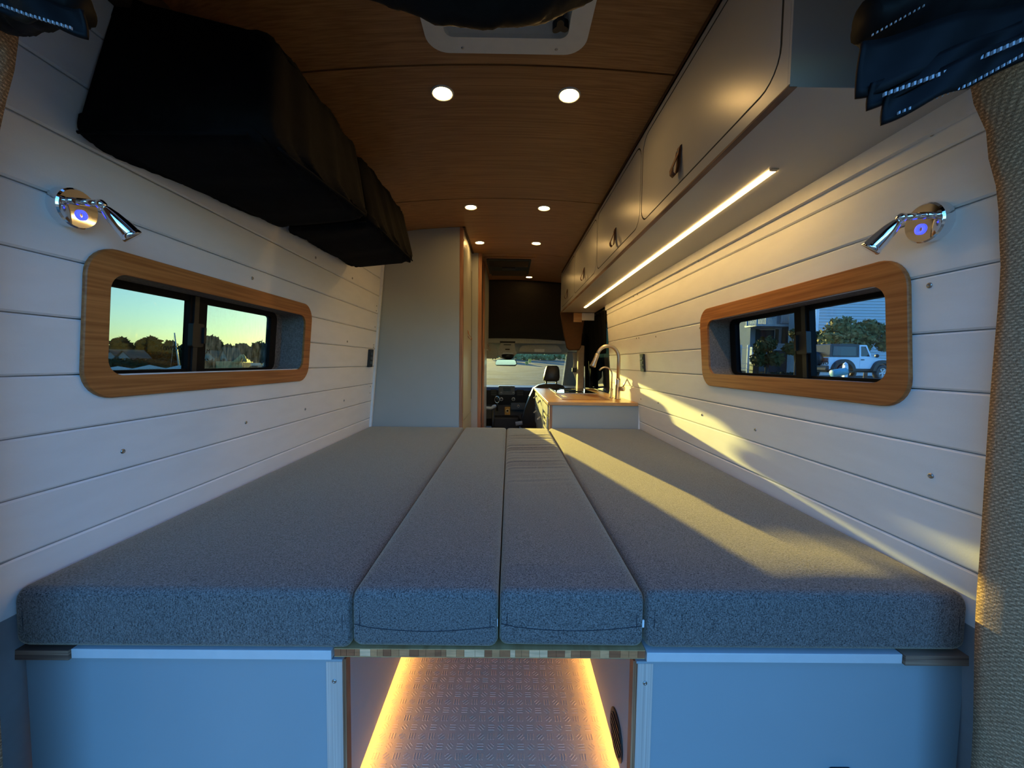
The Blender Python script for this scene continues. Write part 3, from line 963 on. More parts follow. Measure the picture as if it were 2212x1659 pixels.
def cushion(name, x0, x1, y0, y1, z0, z1, label, wr=None, r=0.015, tops=None):
    """Foam cushion: rounded section swept along y with rounded ends; wr(u, y) lifts the top into wrinkles."""
    t = thing(name, ((x0 + x1) / 2, (y0 + y1) / 2, z0), label, 'cushion', 'bed cushions')
    NX = 26
    sec = []
    def secpts(ins):
        rr = max(0.004, r)
        pts = []
        a0, a1, b0, b1 = x0 + ins * .35, x1 - ins * .35, z0 + ins, z1 - ins
        top = [(a0 + rr + (a1 - a0 - 2 * rr) * k / NX, b1) for k in range(NX + 1)]
        pts += [(a0 + rr - rr * math.sin(R(90 - q * 22.5)), b1 - rr + rr * math.cos(R(90 - q * 22.5))) for q in range(0, 4)]
        pts += top
        pts += [(a1 - rr + rr * math.sin(R(q * 22.5)), b1 - rr + rr * math.cos(R(q * 22.5))) for q in range(1, 5)]
        pts += [(a1, b0 + (b1 - rr - b0 - rr) * k + rr) for k in (.7, .4, .1)]
        pts += [(a1 - rr + rr * math.sin(R(90 + q * 22.5)), b0 + rr + rr * math.cos(R(90 + q * 22.5))) for q in range(0, 5)]
        pts += [(a0 + rr - rr * math.sin(R(q * 22.5)), b0 + rr - rr * math.cos(R(q * 22.5))) for q in range(0, 5)]
        pts += [(a0, b0 + rr + (b1 - rr - b0 - rr) * k) for k in (.1, .4, .7)]
        return pts
    ys = [(y0 + r - r * math.cos(R(90 * k / 5)), r - r * math.sin(R(90 * k / 5))) for k in range(6)]
    NY = 220 if wr else 26
    ys = [(y0 + r * (1 - math.sin(R(90 * k / 5))), r * (1 - math.cos(R(90 * k / 5)))) for k in range(5, 0, -1)]
    ys += [(y0 + r + (y1 - y0 - 2 * r) * k / NY, 0.0) for k in range(NY + 1)]
    ys += [(y1 - r * (1 - math.sin(R(90 * k / 5))), r * (1 - math.cos(R(90 * k / 5)))) for k in range(1, 6)]
    verts, faces = [], []
    n = None
    s_ = len(label) % 7
    for y, ins in ys:
        pts = secpts(ins)
        n = len(pts)
        for px, pz in pts:
            dz = 0.0
            tt = (px - x0) / (x1 - x0)
            if pz > z1 - r * 1.01:
                edge = max(0.0, min(1.0, min(tt, 1 - tt) * 9)) * max(0, min(1, min(y - y0, y1 - y) * 12))
                dz += 0.006 * edge + 0.0008 * edge * noise1(y * 5 + px * 9, s_)
                if wr:
                    dz += wr(tt, y)
            elif pz < z0 + r:
                dz += 0.0022 * (1 + noise1(px * 6 + y, s_ + 2))
            verts.append((px, y, pz + dz))
    m_ = len(ys)
    for j in range(m_ - 1):
        for k in range(n):
            faces.append([j * n + k, j * n + (k + 1) % n, (j + 1) * n + (k + 1) % n, (j + 1) * n + k])
    faces += [list(range(n)), list(range((m_ - 1) * n, m_ * n))]
    mesh('cushion_cover', verts, faces, M_cush, t, True)
    for sx in (x0 + .014, x1 - .014):
        tube('edge_seam', [(sx, y0 + .0012, z1 - .016), (sx, y0 + .0002, (z0 + z1) / 2), (sx, y0 + .0012, z0 + .02)], .0008, M_cseam, t, 6)
    return t
CY0, CY1 = 0.680, 2.466
ZB, ZT = C - 0.5290, C - 0.418
cushion('bed_cushion', -0.8905, -0.2855, CY0, CY1, ZB - .002, ZT, 'widest heather grey bed cushion, along the wall with the bags')
mc1 = cushion('bed_cushion', -0.2825, -0.0165, CY0 + .002, CY1, ZB, ZT, 'smooth narrow grey cushion beside the widest cushion')
def wrk(t, y):
    s = 0.0
    env = max(0.0, 1 - abs((y - 1.82) / 0.55)) ** 0.7
    side = max(0.0, 1 - ((t - 0.42) / 0.62) ** 2)
    ph = y * 118 - t * 4.0 + 0.6 * math.sin(t * 3)
    s += 0.0032 * env * side * (math.sin(ph) + 0.6 * math.sin(ph * 1.63 + 1.3)) * (0.6 + 0.4 * math.sin(y * 21))
    return s
mc2 = cushion('bed_cushion', -0.0135, 0.2535, CY0 + .006, CY1, ZB, ZT - .002, 'narrow grey cushion with rippled cloth across its middle', wrk)
cushion('bed_cushion', 0.2575, 0.851, CY0 + .004, CY1, ZB - .002, ZT, 'wide grey cushion streaked by sunlight below the dark window')
for t, a, b in ((mc1, -0.278, -0.022), (mc2, -0.010, 0.249)):
    tube('front_seam', [(a + (b - a) * k / 10, CY0 + .0022 + (.004 if t is mc2 else 0), ZB + 0.046 - 0.010 * math.sin(math.pi * k / 10) + (.003 if k in (0,) else 0)) for k in range(11)], 0.0009, M_cseam, t, 6)
    box('care_tag', b - .002, b + .0055, CY0 + .008, CY0 + .010, ZB + .042, ZB + .056, M_trimw, t)

# warm LED lines at the foot of both benches
for s_, x in ((-1, -0.3025), (1, 0.2405)):
    ls = thing('floor_light_strip', (x, 1.5, 0.01), 'warm LED line glowing at the floor, foot of the bench %s' % ('without a vent' if s_ < 0 else 'with the round vent'), 'light strip')
    xa, xb = sorted((x + s_ * .004, x + s_ * .016))
    box('led_channel', xa, xb, 0.73, 2.41, 0.0365, 0.0395, M_alu, ls)
    box('led_tape', xa + .001, xb - .001, 0.74, 2.40, 0.0345, 0.0363, M_ledf, ls)

# ------------------------------------------------------------------ reading lamps
def reading_lamp(side, cy, cZ, label):
    fn = wall_fn(side)
    o = Vector(fn(cy, cZ, 0))
    nrm = Vector((-side, 0, -0.085)).normalized()
    up = Vector((0, 0, 1))
    t = thing('reading_lamp', o, label, 'wall lamp')
    lathe('wall_plate', [(.036, 0), (.036, .018), (.0335, .021), (.0005, .021)], o, nrm, M_chrome, t, 48, False)
    b0 = o + nrm * 0.021 + Vector((0, 0.004, 0.012))
    j = o + nrm * 0.058 + Vector((0, 0.004, 0.014))
    b0 = o + nrm * 0.019 + Vector((0, 0.0, 0.014))
    tube('arm', [b0, j], .0065, M_chrome, t, 20)
    lathe('joint', [(0.0005, -.009), (.005, -.0075), (.0085, -.003), (.009, 0), (.0085, .003), (.005, .0075), (.0005, .009)], j, (0, 0, 1), M_chrome, t, 20)
    d = Vector((-side * 0.50, 0.42, -0.80)).normalized()
    h = lathe('shade', [(.0055, .004), (.0085, .010), (.0125, .024), (.0155, .044), (.0168, .062), (.0170, .0665), (.0150, .0665), (.0140, .060), (.0005, .058)], j, d, M_chrome, t, 40)
    lathe('rim_band', [(.0171, .060), (.0176, .0605), (.0176, .0665), (.0171, .067)], j, d, M_chrome, h, 40)
    ringc = o + nrm * 0.0212 + Vector((0, 0.004, -0.010))
    rg = lathe('touch_ring', [(.0046, 0), (.0095, 0), (.0095, .0012), (.0046, .0012), (.0046, 0)], ringc, nrm, M_blue, t, 32)
    return t
reading_lamp(-1, 0.748, 0.280, 'chrome reading lamp with a blue ring above the window with trees')
reading_lamp(1, 0.737, 0.272, 'chrome reading lamp with a blue ring above the window with the car')

# ------------------------------------------------------------------ hanging bags
def bag(name, near, far, label, seed, parts=True):
    """near/far: BL, BR, TR, TL corners (x, y, Z). Superelliptic soft box between them."""
    t = thing(name, (sum(p[0] for p in near + far) / 8, near[0][1], near[0][2] + C), label, 'storage bag', 'hanging bags')
    def hexa(u, v, w):
        def q(c, a, b):
            return [c[0][k] * (1 - a) * (1 - b) + c[1][k] * a * (1 - b) + c[2][k] * a * b + c[3][k] * (1 - a) * b for k in range(3)]
        n_, f_ = q(near, u, v), q(far, u, v)
        return Vector([n_[k] * (1 - w) + f_[k] * w for k in range(3)]) + Vector((0, 0, C))
    def soft(s, sharp):
        return 0.5 + 0.5 * math.copysign(abs(s) ** sharp, s)
    NS, NW = 64, 40
    verts, faces = [], []
    for j in range(NW + 1):
        w = j / NW
        e = min(w, 1 - w) / 0.07
        ins = 1.0 if e >= 1 else math.sqrt(max(0.0, 1 - (1 - e) ** 2)) * 0.10 + 0.90
        for i in range(NS):
            a = 2 * math.pi * i / NS
            u = soft(math.cos(a), 0.17) - .5
            v = soft(math.sin(a), 0.17) - .5
            p = hexa(.5 + u * ins, .5 + v * ins, w)
            p += Vector((0.006 * noise1(w * 14 + i * .35, seed), 0, 0.006 * noise1(w * 9 + i * .5, seed + 3)))
            if v > .4:
                p.z += -0.012 * abs(math.sin(w * 9 + seed)) * (0.5 + u)
            verts.append(p)
    for j in range(NW):
        for i in range(NS):
            faces.append([j * NS + i, j * NS + (i + 1) % NS, (j + 1) * NS + (i + 1) % NS, (j + 1) * NS + i])
    faces += [list(range(NS)), list(range(NW * NS, (NW + 1) * NS))]
    mesh('bag_body', verts, faces, M_bag, t, True)
    pts = [hexa(0.985, 0.02, k / 12) + Vector((0.004, 0, -0.002 + .002 * noise1(k, seed))) for k in range(1, 12)]
    tube('piping', pts, .003, M_bag, t, 8)
    pts = [hexa(k / 12, 0.03, 0.0) + Vector((0, -.004, 0.0)) for k in range(1, 12)]
    tube('piping', pts, .003, M_bag, t, 8)
    return t
bag('storage_bag', [(-.835, .745, .405), (-.465, .755, .415), (-.495, .84, .69), (-.81, .825, .745)],
    [(-.80, 1.37, .447), (-.43, 1.215, .432), (-.53, 1.36, .735), (-.76, 1.40, .765)], 'larger soft black bag hung under the ceiling towards the open back', 1)
bag('storage_bag', [(-.80, 1.385, .45), (-.445, 1.29, .445), (-.53, 1.40, .735), (-.76, 1.43, .76)],
    [(-.80, 1.985, .462), (-.445, 1.83, .455), (-.50, 1.81, .70), (-.76, 1.93, .76)], 'smaller soft black bag hung next to the tall cupboard', 4)

# ------------------------------------------------------------------ overhead cabinet
XF, ZC0, ZC1 = 0.463, 0.4665, 0.815
CB0, CB1 = 0.672, 3.56
oc_ = thing('overhead_cabinet', (0.62, 2.1, ZC0 + C), 'long pale grey overhead cabinet with four round-cornered flap doors', 'cabinet')
fc = lambda y, Z, w: (XF + w, y, Z + C)
DOORS = [(0.700, 1.405), (1.428, 2.110), (2.136, 2.832), (2.860, 3.520)]
edges = [CB0 + .004] + [(a[1] + b[0]) / 2 for a, b in zip(DOORS, DOORS[1:])] + [CB1]
DZ0, DZ1 = 0.503, 0.787
for i, (d0, d1) in enumerate(DOORS):
    inn = rrect(d0 - .0062, d1 + .0062, DZ0 - .0050, DZ1 + .0050, 0.0548, 6)
    ring('face_frame', rect_for(inn, edges[i], edges[i + 1], ZC0 + .004, ZC1), inn, fc, 0.0, 0.016, M_lamo, oc_)
    dp = plate('flap_door', rrect(d0, d1, DZ0, DZ1, 0.050, 6), fc, 0.0005, 0.015, M_lamo, oc_)
    ring('gap_shade_ring', inn, rrect(d0 + .0004, d1 - .0004, DZ0 + .0004, DZ1 - .0004, 0.0496, 6), fc, 0.0012, 0.012, M_black, dp)  # black ring fills the door gap, its shade put into the colour
    # leather pull loop near the lower edge
    yc, zt_ = (d0 + d1) / 2 - .02 + (0.065 if i == 0 else 0.0), DZ0 + .085
    lp, w = [], 0.011
    path = [(0.001, zt_ + .012), (-.004, zt_ + .004), (-.006, zt_ - .012), (-.014, zt_ - .032), (-.021, zt_ - .050), (-.020, zt_ - .062), (-.013, zt_ - .068), (-.006, zt_ - .060), (-.003, zt_ - .04), (-.002, zt_ - .015), (-.0015, zt_ + .010)]
    vv, ff = [], []
    for q, (dx, Z) in enumerate(path):
        for yy in (yc - w, yc + w):
            for th in (0, .0022):
                vv.append((XF + dx - th, yy, Z + C))
    for q in range(len(path) - 1):
        b0_ = 4 * q
        for u_ in ((0, 1, 5, 4), (1, 3, 7, 5), (3, 2, 6, 7), (2, 0, 4, 6)):
            ff.append([b0_ + k for k in u_])
    pl = mesh('leather_pull', vv, ff, M_lea, dp, True)
    lathe('rivet', [(.004, 0), (.004, .0015), (.0025, .003), (.0005, .0032)], (XF - .0065, yc, zt_ - .002 + C), (-1, 0, 0), M_screw, pl, 12)
box('gap_shade_backing', XF + .0165, XF + .019, CB0 + .01, CB1 - .01, ZC0 + C + .006, ZC1 + C, M_black, oc_)  # black sheet so that the door gaps read as shade
wx = lambda Z: WB[1][0] - WB[1][1] * (Z + .41) - .0015
def cab_plate(name, y0, y1, Z0, Z1, mt, x0=XF):
    v = []
    for y in (y0, y1):
        v += [(x0, y, Z0 + C), (wx(Z0) - .001, y, Z0 + C), (wx(Z1) - .001, y, Z1 + C), (x0, y, Z1 + C)]
    return mesh(name, v, [[0, 1, 2, 3], [4, 5, 6, 7], [0, 1, 5, 4], [1, 2, 6, 5], [2, 3, 7, 6], [3, 0, 4, 7]], mt, oc_)
cab_plate('end_panel', CB0 - .002, CB0 + .0035, ZC0 + .0, 0.80, M_lamo)
cab_plate('end_panel', CB1 + .0005, CB1 + .016, ZC0, 0.80, M_lamo)
cab_plate('bottom_panel', CB0 - .0015, CB1, ZC0 - .001, ZC0 + .003, M_lamo, XF + .013)
box('bottom_edge', XF - .001, XF + .0128, CB0 - .0015, CB1, ZC0 + C - .001, ZC0 + C + .0035, M_ply, oc_)
box('top_scribe', XF + .0, XF + .016, CB0, CB1, ZC1 + C - .008, ZC1 + C + .014, mat('walnut_scribe', '5c3d26', 0.6, scale=(60, 3, 60), vary=.2), oc_)

lsx = thing('cabinet_light_strip', (0.62, 2.1, ZC0 + C - .004), 'long warm LED line let into the underside of the overhead cabinet', 'light strip')
box('led_diffuser', 0.615, 0.631, 0.947, 3.25, ZC0 + C - .0035, ZC0 + C - .0013, M_led, lsx)
box('end_cap', 0.615, 0.631, 0.936, 0.947, ZC0 + C - .0035, ZC0 + C - .0013, mat('lamp_end_cap', (0.6, 0.5, 0.35), 0.5), lsx)

# ------------------------------------------------------------------ ceiling lights
def downlight(x, y, label, r=0.036):
    z = ceil_z(x)
    sl = -2 * 0.088 * (x + 0.02)
    nrm = Vector((sl, 0, -1)).normalized()
    t = thing('ceiling_downlight', (x, y, z), label, 'downlight', 'ceiling downlights')
    lathe('trim_ring', [(r, 0.0), (r, .002), (r * .95, .0045), (r * .88, .0045), (r * .765, .0008), (r * .765, 0), (r, 0)], (x, y, z), nrm, mat('lamp_trim', (0.78, 0.74, 0.66), 0.4), t, 32)
    lathe('lens', [(r * .762, 0.0002), (r * .762, .0010), (r * .5, .0014), (.0005, .0016)], (x, y, z), nrm, M_down, t, 32)
for y, w in ((1.272, 'next to the fan'), (2.17, 'past the bags'), (2.797, 'beside the tall cupboard')):
    for x in (-0.222, 0.179):
        downlight(x, y, 'round warm downlight of the pair %s, on the %s side' % (w, 'bag' if x < 0 else 'cabinet'))
downlight(0.183, 3.884, 'single round warm downlight beyond the dark ceiling air unit')

# ------------------------------------------------------------------ roof fan
zc = ceil_z(0)
ff_ = lambda u, v, w: (u, v, ceil_z(u) + w)
fz = lambda u, v, w: (u, v, zc - 0.006 + w)
fan = thing('roof_fan', (-0.018, 0.89, zc), 'white square roof vent fan with a black star knob', 'roof fan')
fo = rrect(fx0, fx1, fy0, fy1, .055, 8)
fi = rrect(fx0 + .052, fx1 - .052, fy0 + .052, fy1 - .052, .022, 8)
ring('ceiling_flange', fo, fi, fz, -0.008, 0.004, M_fan, fan, 0.003)
ft = rrect(fx0 + .060, fx1 - .060, fy0 + .060, fy1 - .060, .018, 8)
n_ = len(fi)
v_ = [fz(u, v, 0.003) for u, v in fi] + [fz(u, v, 0.055) for u, v in ft]
mesh('shroud', v_, [[i, (i + 1) % n_, n_ + (i + 1) % n_, n_ + i] for i in range(n_)], M_fan, fan)
plate('inner_panel', ft, fz, 0.055, 0.058, mat('fan_panel', (0.45, 0.48, 0.55), 0.5), fan)
cxf, cyf = -0.018, 0.885
lathe('screen_ring', [(.145, 0), (.150, .004), (.150, .012), (.138, .012), (.138, 0)], (cxf, cyf, zc + .048), (0, 0, -1), M_fan, fan, 64)
lathe('fan_screen', [(.138, 0), (.138, .006), (.0005, .008)], (cxf, cyf, zc + .047), (0, 0, -1), M_curt, fan, 48)
kx, ky = 0.118, 1.018
star = []
for k in range(30):
    a = 2 * math.pi * k / 30
    rr_ = .0165 + .006 * math.cos(3 * a)
    star.append((kx + rr_ * math.cos(a + .4), ky + rr_ * math.sin(a + .4)))
kn = plate('star_knob', star, lambda u, v, w: (u, v, zc + .008 - w), 0.0, 0.02, M_blkp, fan)
lathe('knob_post', [(.008, 0), (.008, .045)], (kx, ky, zc + .05), (0, 0, -1), M_blkp, fan, 12)
tube('panel_outline', [(x_, y_, zc + .0475) for x_, y_ in ((.06, 1.035), (.075, 1.045), (.125, 1.045), (.131, 1.038), (.131, .95), (.12, .935))], .0015, M_blkp, fan, 6)
for x_ in (-0.135, 0.115):
    lathe('screw', [(.004, 0), (.004, .0012), (.0005, .002)], (x_, fy1 - .018, zc - .0135), (0, 0, -1), M_screw, fan, 12)

# ------------------------------------------------------------------ ceiling air unit
zz = ceil_z(0) - .002
ac = thing('air_unit', (-0.02, 3.46, zz), 'dark slatted air conditioner grille in the ceiling above the aisle', 'air conditioner')
a0, a1, b0, b1 = -0.200, 0.168, 3.205, 3.735
fa = lambda u, v, w: (u, v, zz - w)
rin = rrect(a0, a1, b0, b1, .02)
ring('bamboo_border', rrect(a0 - .018, a1 + .035, b0 - .035, b1 + .035, .01), rin, fa, 0, .006, M_ceil, ac)
plate('grille_base', rin, fa, 0.0, 0.012, M_blkp, ac)
for k in range(6):
    y = b0 + .05 + k * .085
    if 2 <= k <= 3:
        continue
    mesh('slat', [(a0 + .02, y, zz - .012), (a1 - .02, y, zz - .012), (a1 - .02, y + .06, zz - .012), (a0 + .02, y + .06, zz - .012),
                  (a0 + .02, y + .02, zz - .034), (a1 - .02, y + .02, zz - .034), (a1 - .02, y + .055, zz - .022), (a0 + .02, y + .055, zz - .022)],
         [[0, 1, 2, 3], [4, 5, 6, 7], [0, 1, 5, 4], [1, 2, 6, 5], [2, 3, 7, 6], [3, 0, 4, 7]], mat('grille_grey', (0.012, 0.012, 0.013), 0.4), ac)
box('control_panel', -.075, .04, b0 + .22, b0 + .30, zz - .03, zz - .012, mat('control_grey', (0.04, 0.04, 0.038), 0.4), ac, .004)

# ------------------------------------------------------------------ tall cupboards
wl_x = lambda Z: -(WB[-1][0] - WB[-1][1] * (Z + .41)) + .001
def wall_panel(name, y0, y1, x1, Z0, Z1, mt, parent, nseg=10):
    """Upright panel from the sloping left wall to x1, its top following the ceiling curve."""
    xs = [x1 + (wl_x(.5) + .09 - x1) * k / nseg for k in range(nseg + 1)]
    out = [(wl_x(Z0), Z0), (x1, Z0)] + [(x, ceil_z(x) - C - .002) for x in xs] + [(wl_x(.70) + .005, .70)]
    return plate(name, out, lambda u, v, w: (u, y0 + w, v + C), 0, y1 - y0, mt, parent)
tc = thing('tall_cupboard', (-.6, 2.75, 0), 'tall grey cupboard at the foot of the bed with one tall door', 'cupboard')
XS = -0.300
wall_panel('end_panel', 2.472, 2.488, XS - .022, -.885, .8, M_lamk, tc)
box('front_stile', XS - .021, XS, 2.472, 2.495, 0.003, ceil_z(XS) - .004, M_plyv, tc)
top = ceil_z(XS) - .004
box('front_rail', XS - .018, XS - .001, 2.496, 3.045, top - .055, top, M_lamk, tc)
box('front_rail', XS - .018, XS - .001, 2.496, 3.045, 0.003, .50, M_lamk, tc)
box('gap_shade_sheet', XS - .03, XS - .022, 2.49, 3.045, 0.003, top, M_black, tc)  # black sheet behind the door, darkening its gaps by colour
fs = lambda y, z, w: (XS - .0005 - w, y, z)
box('gap_shade_strip', XS - .016, XS - .0004, 2.4965, 2.5115, .56, top - .10, M_black, tc)  # flush black strips stand in for shade in the door gaps
box('gap_shade_strip', XS - .016, XS - .0004, 3.0185, 3.0445, .60, top - .14, M_black, tc)
td = plate('tall_door', rrect(2.512, 3.018, .505, top - .06, .03), fs, 0.0, .016, M_lamk, tc)
def side_pull(y, z, parent, mt):
    path = [(.0, .02), (.004, .012), (.006, -.005), (.016, -.02), (.026, -.03), (.030, -.040), (.022, -.046), (.010, -.034), (.003, -.02)]
    vv, ff = [], []
    for dx, dz in path:
        for yy in (y - .011, y + .011):
            for th in (0, .0025):
                vv.append((XS + dx + th, yy, z + dz))
    for q in range(len(path) - 1):
        for u_ in ((0, 1, 5, 4), (1, 3, 7, 5), (3, 2, 6, 7), (2, 0, 4, 6)):
            ff.append([4 * q + k for k in u_])
    return mesh('leather_pull', vv, ff, mt, parent, True)
p = on_x(1010, 720, XS)
side_pull(p.y, p.z, td, M_lea2)
box('top_trim', XS - .004, XS + .012, 2.47, 3.05, top - .002, ceil_z(XS + .012) - .001, M_seam, tc)

c2 = thing('tall_cupboard', (-.55, 3.5, 0), 'farther tall cupboard with bamboo edged end beside the cab', 'cupboard')
X2 = -0.222
wall_panel('end_panel', 3.050, 3.066, X2 - .030, -.885, .8, M_lamk, c2)
t2 = ceil_z(X2) - .004
box('front_stile', X2 - .029, X2 - .002, 3.050, 3.075, 0.003, t2, M_plyv, c2)
box('dark_reveal', X2 - .030, X2 - .012, 3.0755, 3.30, 0.003, t2 - .05, M_black, c2)
box('front_stile', X2 - .020, X2, 3.30, 3.42, 0.003, t2, M_plyv, c2)
box('door_panel', X2 - .018, X2 - .001, 3.425, 4.04, C + .125, t2, M_lamk, c2)
p = on_x(1054, 735, X2)
XS_, XS = XS, X2
side_pull(3.86, C + .16, c2, M_lea2)
XS = XS_
box('carcass', -.77, X2 - .035, 3.07, 4.04, C + .125, C + .70, M_lamk, c2)
box('carcass', -.80, X2 - .035, 3.07, 3.765, 0.003, C + .125, M_lamk, c2)
box('lower_panel', X2 - .02, X2 - .002, 3.425, 3.775, 0.003, C + .12, mat('pale_blue_panel', (0.55, 0.58, 0.60), 0.25), c2)

# ------------------------------------------------------------------ kitchen
kt = thing('kitchen_cabinet', (0.55, 3.1, 0), 'low grey galley cabinet with drawers facing the aisle', 'cabinet')
KX, KY0, KY1, KZ = 0.262, 2.50, 3.86, C - 0.274
box('end_panel', KX + .019, 0.842, KY0, KY0 + .016, 0.003, KZ, M_lamk, kt)
box('front_stile', KX, KX + .0185, KY0, KY0 + .022, 0.003, KZ, M_plyv, kt)
box('carcass', KX + .012, 0.838, KY0 + .022, KY1, 0.003, KZ - .001, M_lamk, kt)
box('white_filler', 0.8425, 0.856, KY0 - .004, KY0 + .016, 0.003 , KZ, M_trimw, kt)
fk = lambda y, z, w: (KX - .006 + w, y, z)
for (a, b, z0, z1) in ((2.95, 3.36, KZ - .14, KZ - .012), (3.38, 3.80, KZ - .14, KZ - .012), (2.95, 3.36, KZ - .30, KZ - .15), (3.38, 3.80, KZ - .30, KZ - .15), (2.56, 2.93, KZ - .075, KZ - .012)):
    d = plate('drawer_front', rrect(a, b, z0, z1, .02, 4), fk, 0, .017, M_lamk, kt)
    if b - a > .38:
        ym, zm = (a + b) / 2, z1 - .03
        tube('leather_pull', [(KX - .006, ym - .02, zm + .01), (KX - .028, ym - .008, zm - .01), (KX - .030, ym + .008, zm - .012), (KX - .006, ym + .02, zm + .008)], .006, mat('pale_pull', (0.62, 0.58, 0.48), 0.4), d, 8)
gr = ring('vent_grille', rrect(2.56, 2.80, KZ - .36, KZ - .085, .01, 6), rrect(2.575, 2.785, KZ - .345, KZ - .10, .006, 6), fk, -.006, .006, mat('grille_cream', (0.62, 0.58, 0.42), 0.5), kt)
plate('grille_back', rrect(2.575, 2.785, KZ - .345, KZ - .10, .006, 4), fk, .004, .010, mat('grille_redbrown', (0.06, 0.015, 0.01), 0.6), kt)
for k in range(5):
    z = KZ - .135 - k * .045
    box('grille_slat', KX - .014, KX - .002, 2.576, 2.784, z, z + .012, MATS['grille_cream'], gr)

ct = thing('countertop', (0.55, 3.1, KZ), 'bamboo worktop with a flush sink lid on the galley cabinet', 'worktop')
KT = C - 0.252
box('top_slab', 0.250, 0.835, KY0 - .012, KY1 + .015, KZ + .001, KT, M_bambc, ct, .0015)
fz2 = lambda u, v, w: (u, v, KT + w)
sl = plate('sink_lid', rrect(0.365, 0.70, 2.66, 3.10, .02), fz2, 0.0002, .003, mat('sink_lid_wood', '8a5a34', 0.42, color2='a06c40', scale=(120, 6, 120)), ct)
plate('finger_slot', rrect(0.40, 0.425, 2.80, 2.98, .01), fz2, 0.003, .0045, mat('pale_slot', (0.8, 0.75, 0.6), 0.5), sl)
ck = thing('cooktop', (0.55, 3.52, KT), 'black glass cooktop set in the bamboo worktop', 'cooktop')
plate('glass_plate', rrect(0.40, 0.72, 3.20, 3.82, .012), fz2, 0.0005, .006, mat('cooktop_glass', (0.008, 0.009, 0.008), 0.04), ck)
plate('cooktop_frame', rrect(0.385, 0.735, 3.185, 3.835, .014), fz2, 0.0002, .004, M_steel, ck)
for y in (3.36, 3.66):
    lathe('burner_ring', [(.085, 0), (.085, .0004), (.081, .0004), (.081, 0)], (0.56, y, KT + .0061), (0, 0, 1), M_screw, ck, 40)

# tap: tall gooseneck with pull-down spray, and the small filter tap beside it
tp = thing('kitchen_tap', (0.775, 2.75, KT), 'tall brushed steel gooseneck tap with pull-down spray head', 'tap')
lathe('tap_base', [(.022, 0), (.022, .004), (.0175, .006), (.0175, .135), (.0145, .145), (.0005, .146)], (0.775, 2.75, KT + .0005), (0, 0, 1), M_steel, tp, 24)
neck = [(0.775, 2.75, KT + .13), (0.775, 2.75, KT + .29)]
for k in range(1, 17):
    a = math.pi * k / 16 * 0.90
    neck.append((0.775 - .078 * (1 - math.cos(a)), 2.75, KT + .29 + .078 * math.sin(a) * 1.12))
tube('neck', neck, .0125, M_steel, tp, 16)
e0, e1 = Vector(neck[-1]), Vector(neck[-2])
dd_ = (e0 - e1).normalized()
hd = lathe('spray_head', [(.0135, -.004), (.0155, .004), (.0165, .05), (.021, .085), (.021, .092), (.017, .094), (.0005, .092)], e0, dd_, M_steel, tp, 20)
lathe('spray_face', [(.0175, .0925), (.0175, .096), (.0005, .096)], e0, dd_, M_blkp, hd, 20)
lv = lathe('lever_hub', [(.0165, 0), (.0165, .034), (.0145, .037), (.0005, .037)], (0.782, 2.735, KT + .075), (0.75, -0.66, 0), M_steel, tp, 24)
tube('lever', [(0.800, 2.72, KT + .085), (0.816, 2.712, KT + .12), (0.828, 2.708, KT + .148)], [.0055, .0048, .0042], M_steel, lv, 10)
ft_ = thing('filter_tap', (0.745, 2.84, KT), 'small thin curved drinking water tap beside the tall tap', 'tap')
lathe('tap_base', [(.014, 0), (.014, .004), (.009, .008), (.0085, .07), (.0005, .071)], (0.752, 2.83, KT + .0005), (0, 0, 1), M_steel, ft_, 20)
nk = [(0.752, 2.83, KT + .065), (0.752, 2.83, KT + .17)]
for k in range(1, 13):
    a = math.pi * k / 12 * .8
    nk.append((0.752 - .052 * (1 - math.cos(a)), 2.83, KT + .17 + .055 * math.sin(a)))
tube('spout', nk, .0055, M_steel, ft_, 12)
tube('tap_lever', [(0.752, 2.825, KT + .06), (0.748, 2.79, KT + .066)], .005, M_steel, ft_, 8)

# sockets on the walls
def socket(side, y0, y1, Z0, Z1, label):
    fn = wall_fn(side)
    t = thing('wall_socket', fn((y0 + y1) / 2, (Z0 + Z1) / 2, 0), label, 'socket')
    plate('cover', rrect(y0, y1, Z0, Z1, .006, 4), fn, .0003, .012, M_blkp, t)
    for k in (.25, .5, .75):
        zc_ = Z0 + (Z1 - Z0) * k
        plate('outlet', rrect(y0 + .012, y1 - .012, zc_ - .009, zc_ + .009, .004, 3), fn, .012, .015, mat('socket_gloss', (0.05, 0.055, 0.06), 0.12), t)
socket(-1, 2.335, 2.395, -.038, .070, 'black socket plate on the wall just before the tall cupboard')
socket(1, 2.325, 2.385, -.046, .062, 'black socket plate on the sunlit wall near the tap')

# ------------------------------------------------------------------ sliding door with curtain, pillar panel
fD = lambda y, Z, w: (0.845 - .06 * (Z + .41) * .9 + w, y, Z + C)
di = rrect(3.24, 4.18, -.25, .36, .05)
sd = ring('door_1', rect_for(di, 3.17, 4.28, -.95, .80), di, fD, .01, .07, M_blks)
struct(sd, 'black sliding door with a dark window behind the galley')
plate('pane', [(3.23, -.26), (4.19, -.26), (4.19, .37), (3.23, .37)], fD, .03, .034, glass('door_glass', (0.10, 0.13, 0.13), 0.7), sd)
cu = thing('window_curtain', (0.80, 3.6, C - .1), 'gathered black curtain drawn across the sliding door window', 'curtain')
def cf(u, v):
    y = 3.18 + 1.05 * u
    Z = .445 - (.36 + .34 * max(0, min(1, (u - .42) * 3.2))) * v - (.0 if u > .42 else 0)
    w = -.012 - .010 * math.sin(u * 62) - .018 * v * math.sin(u * 23 + 1)
    x, yy, zz_ = fD(y, Z, w)
    return (x, yy, zz_)
sheet('curtain_cloth', cf, 90, 14, M_curt, cu, .003)
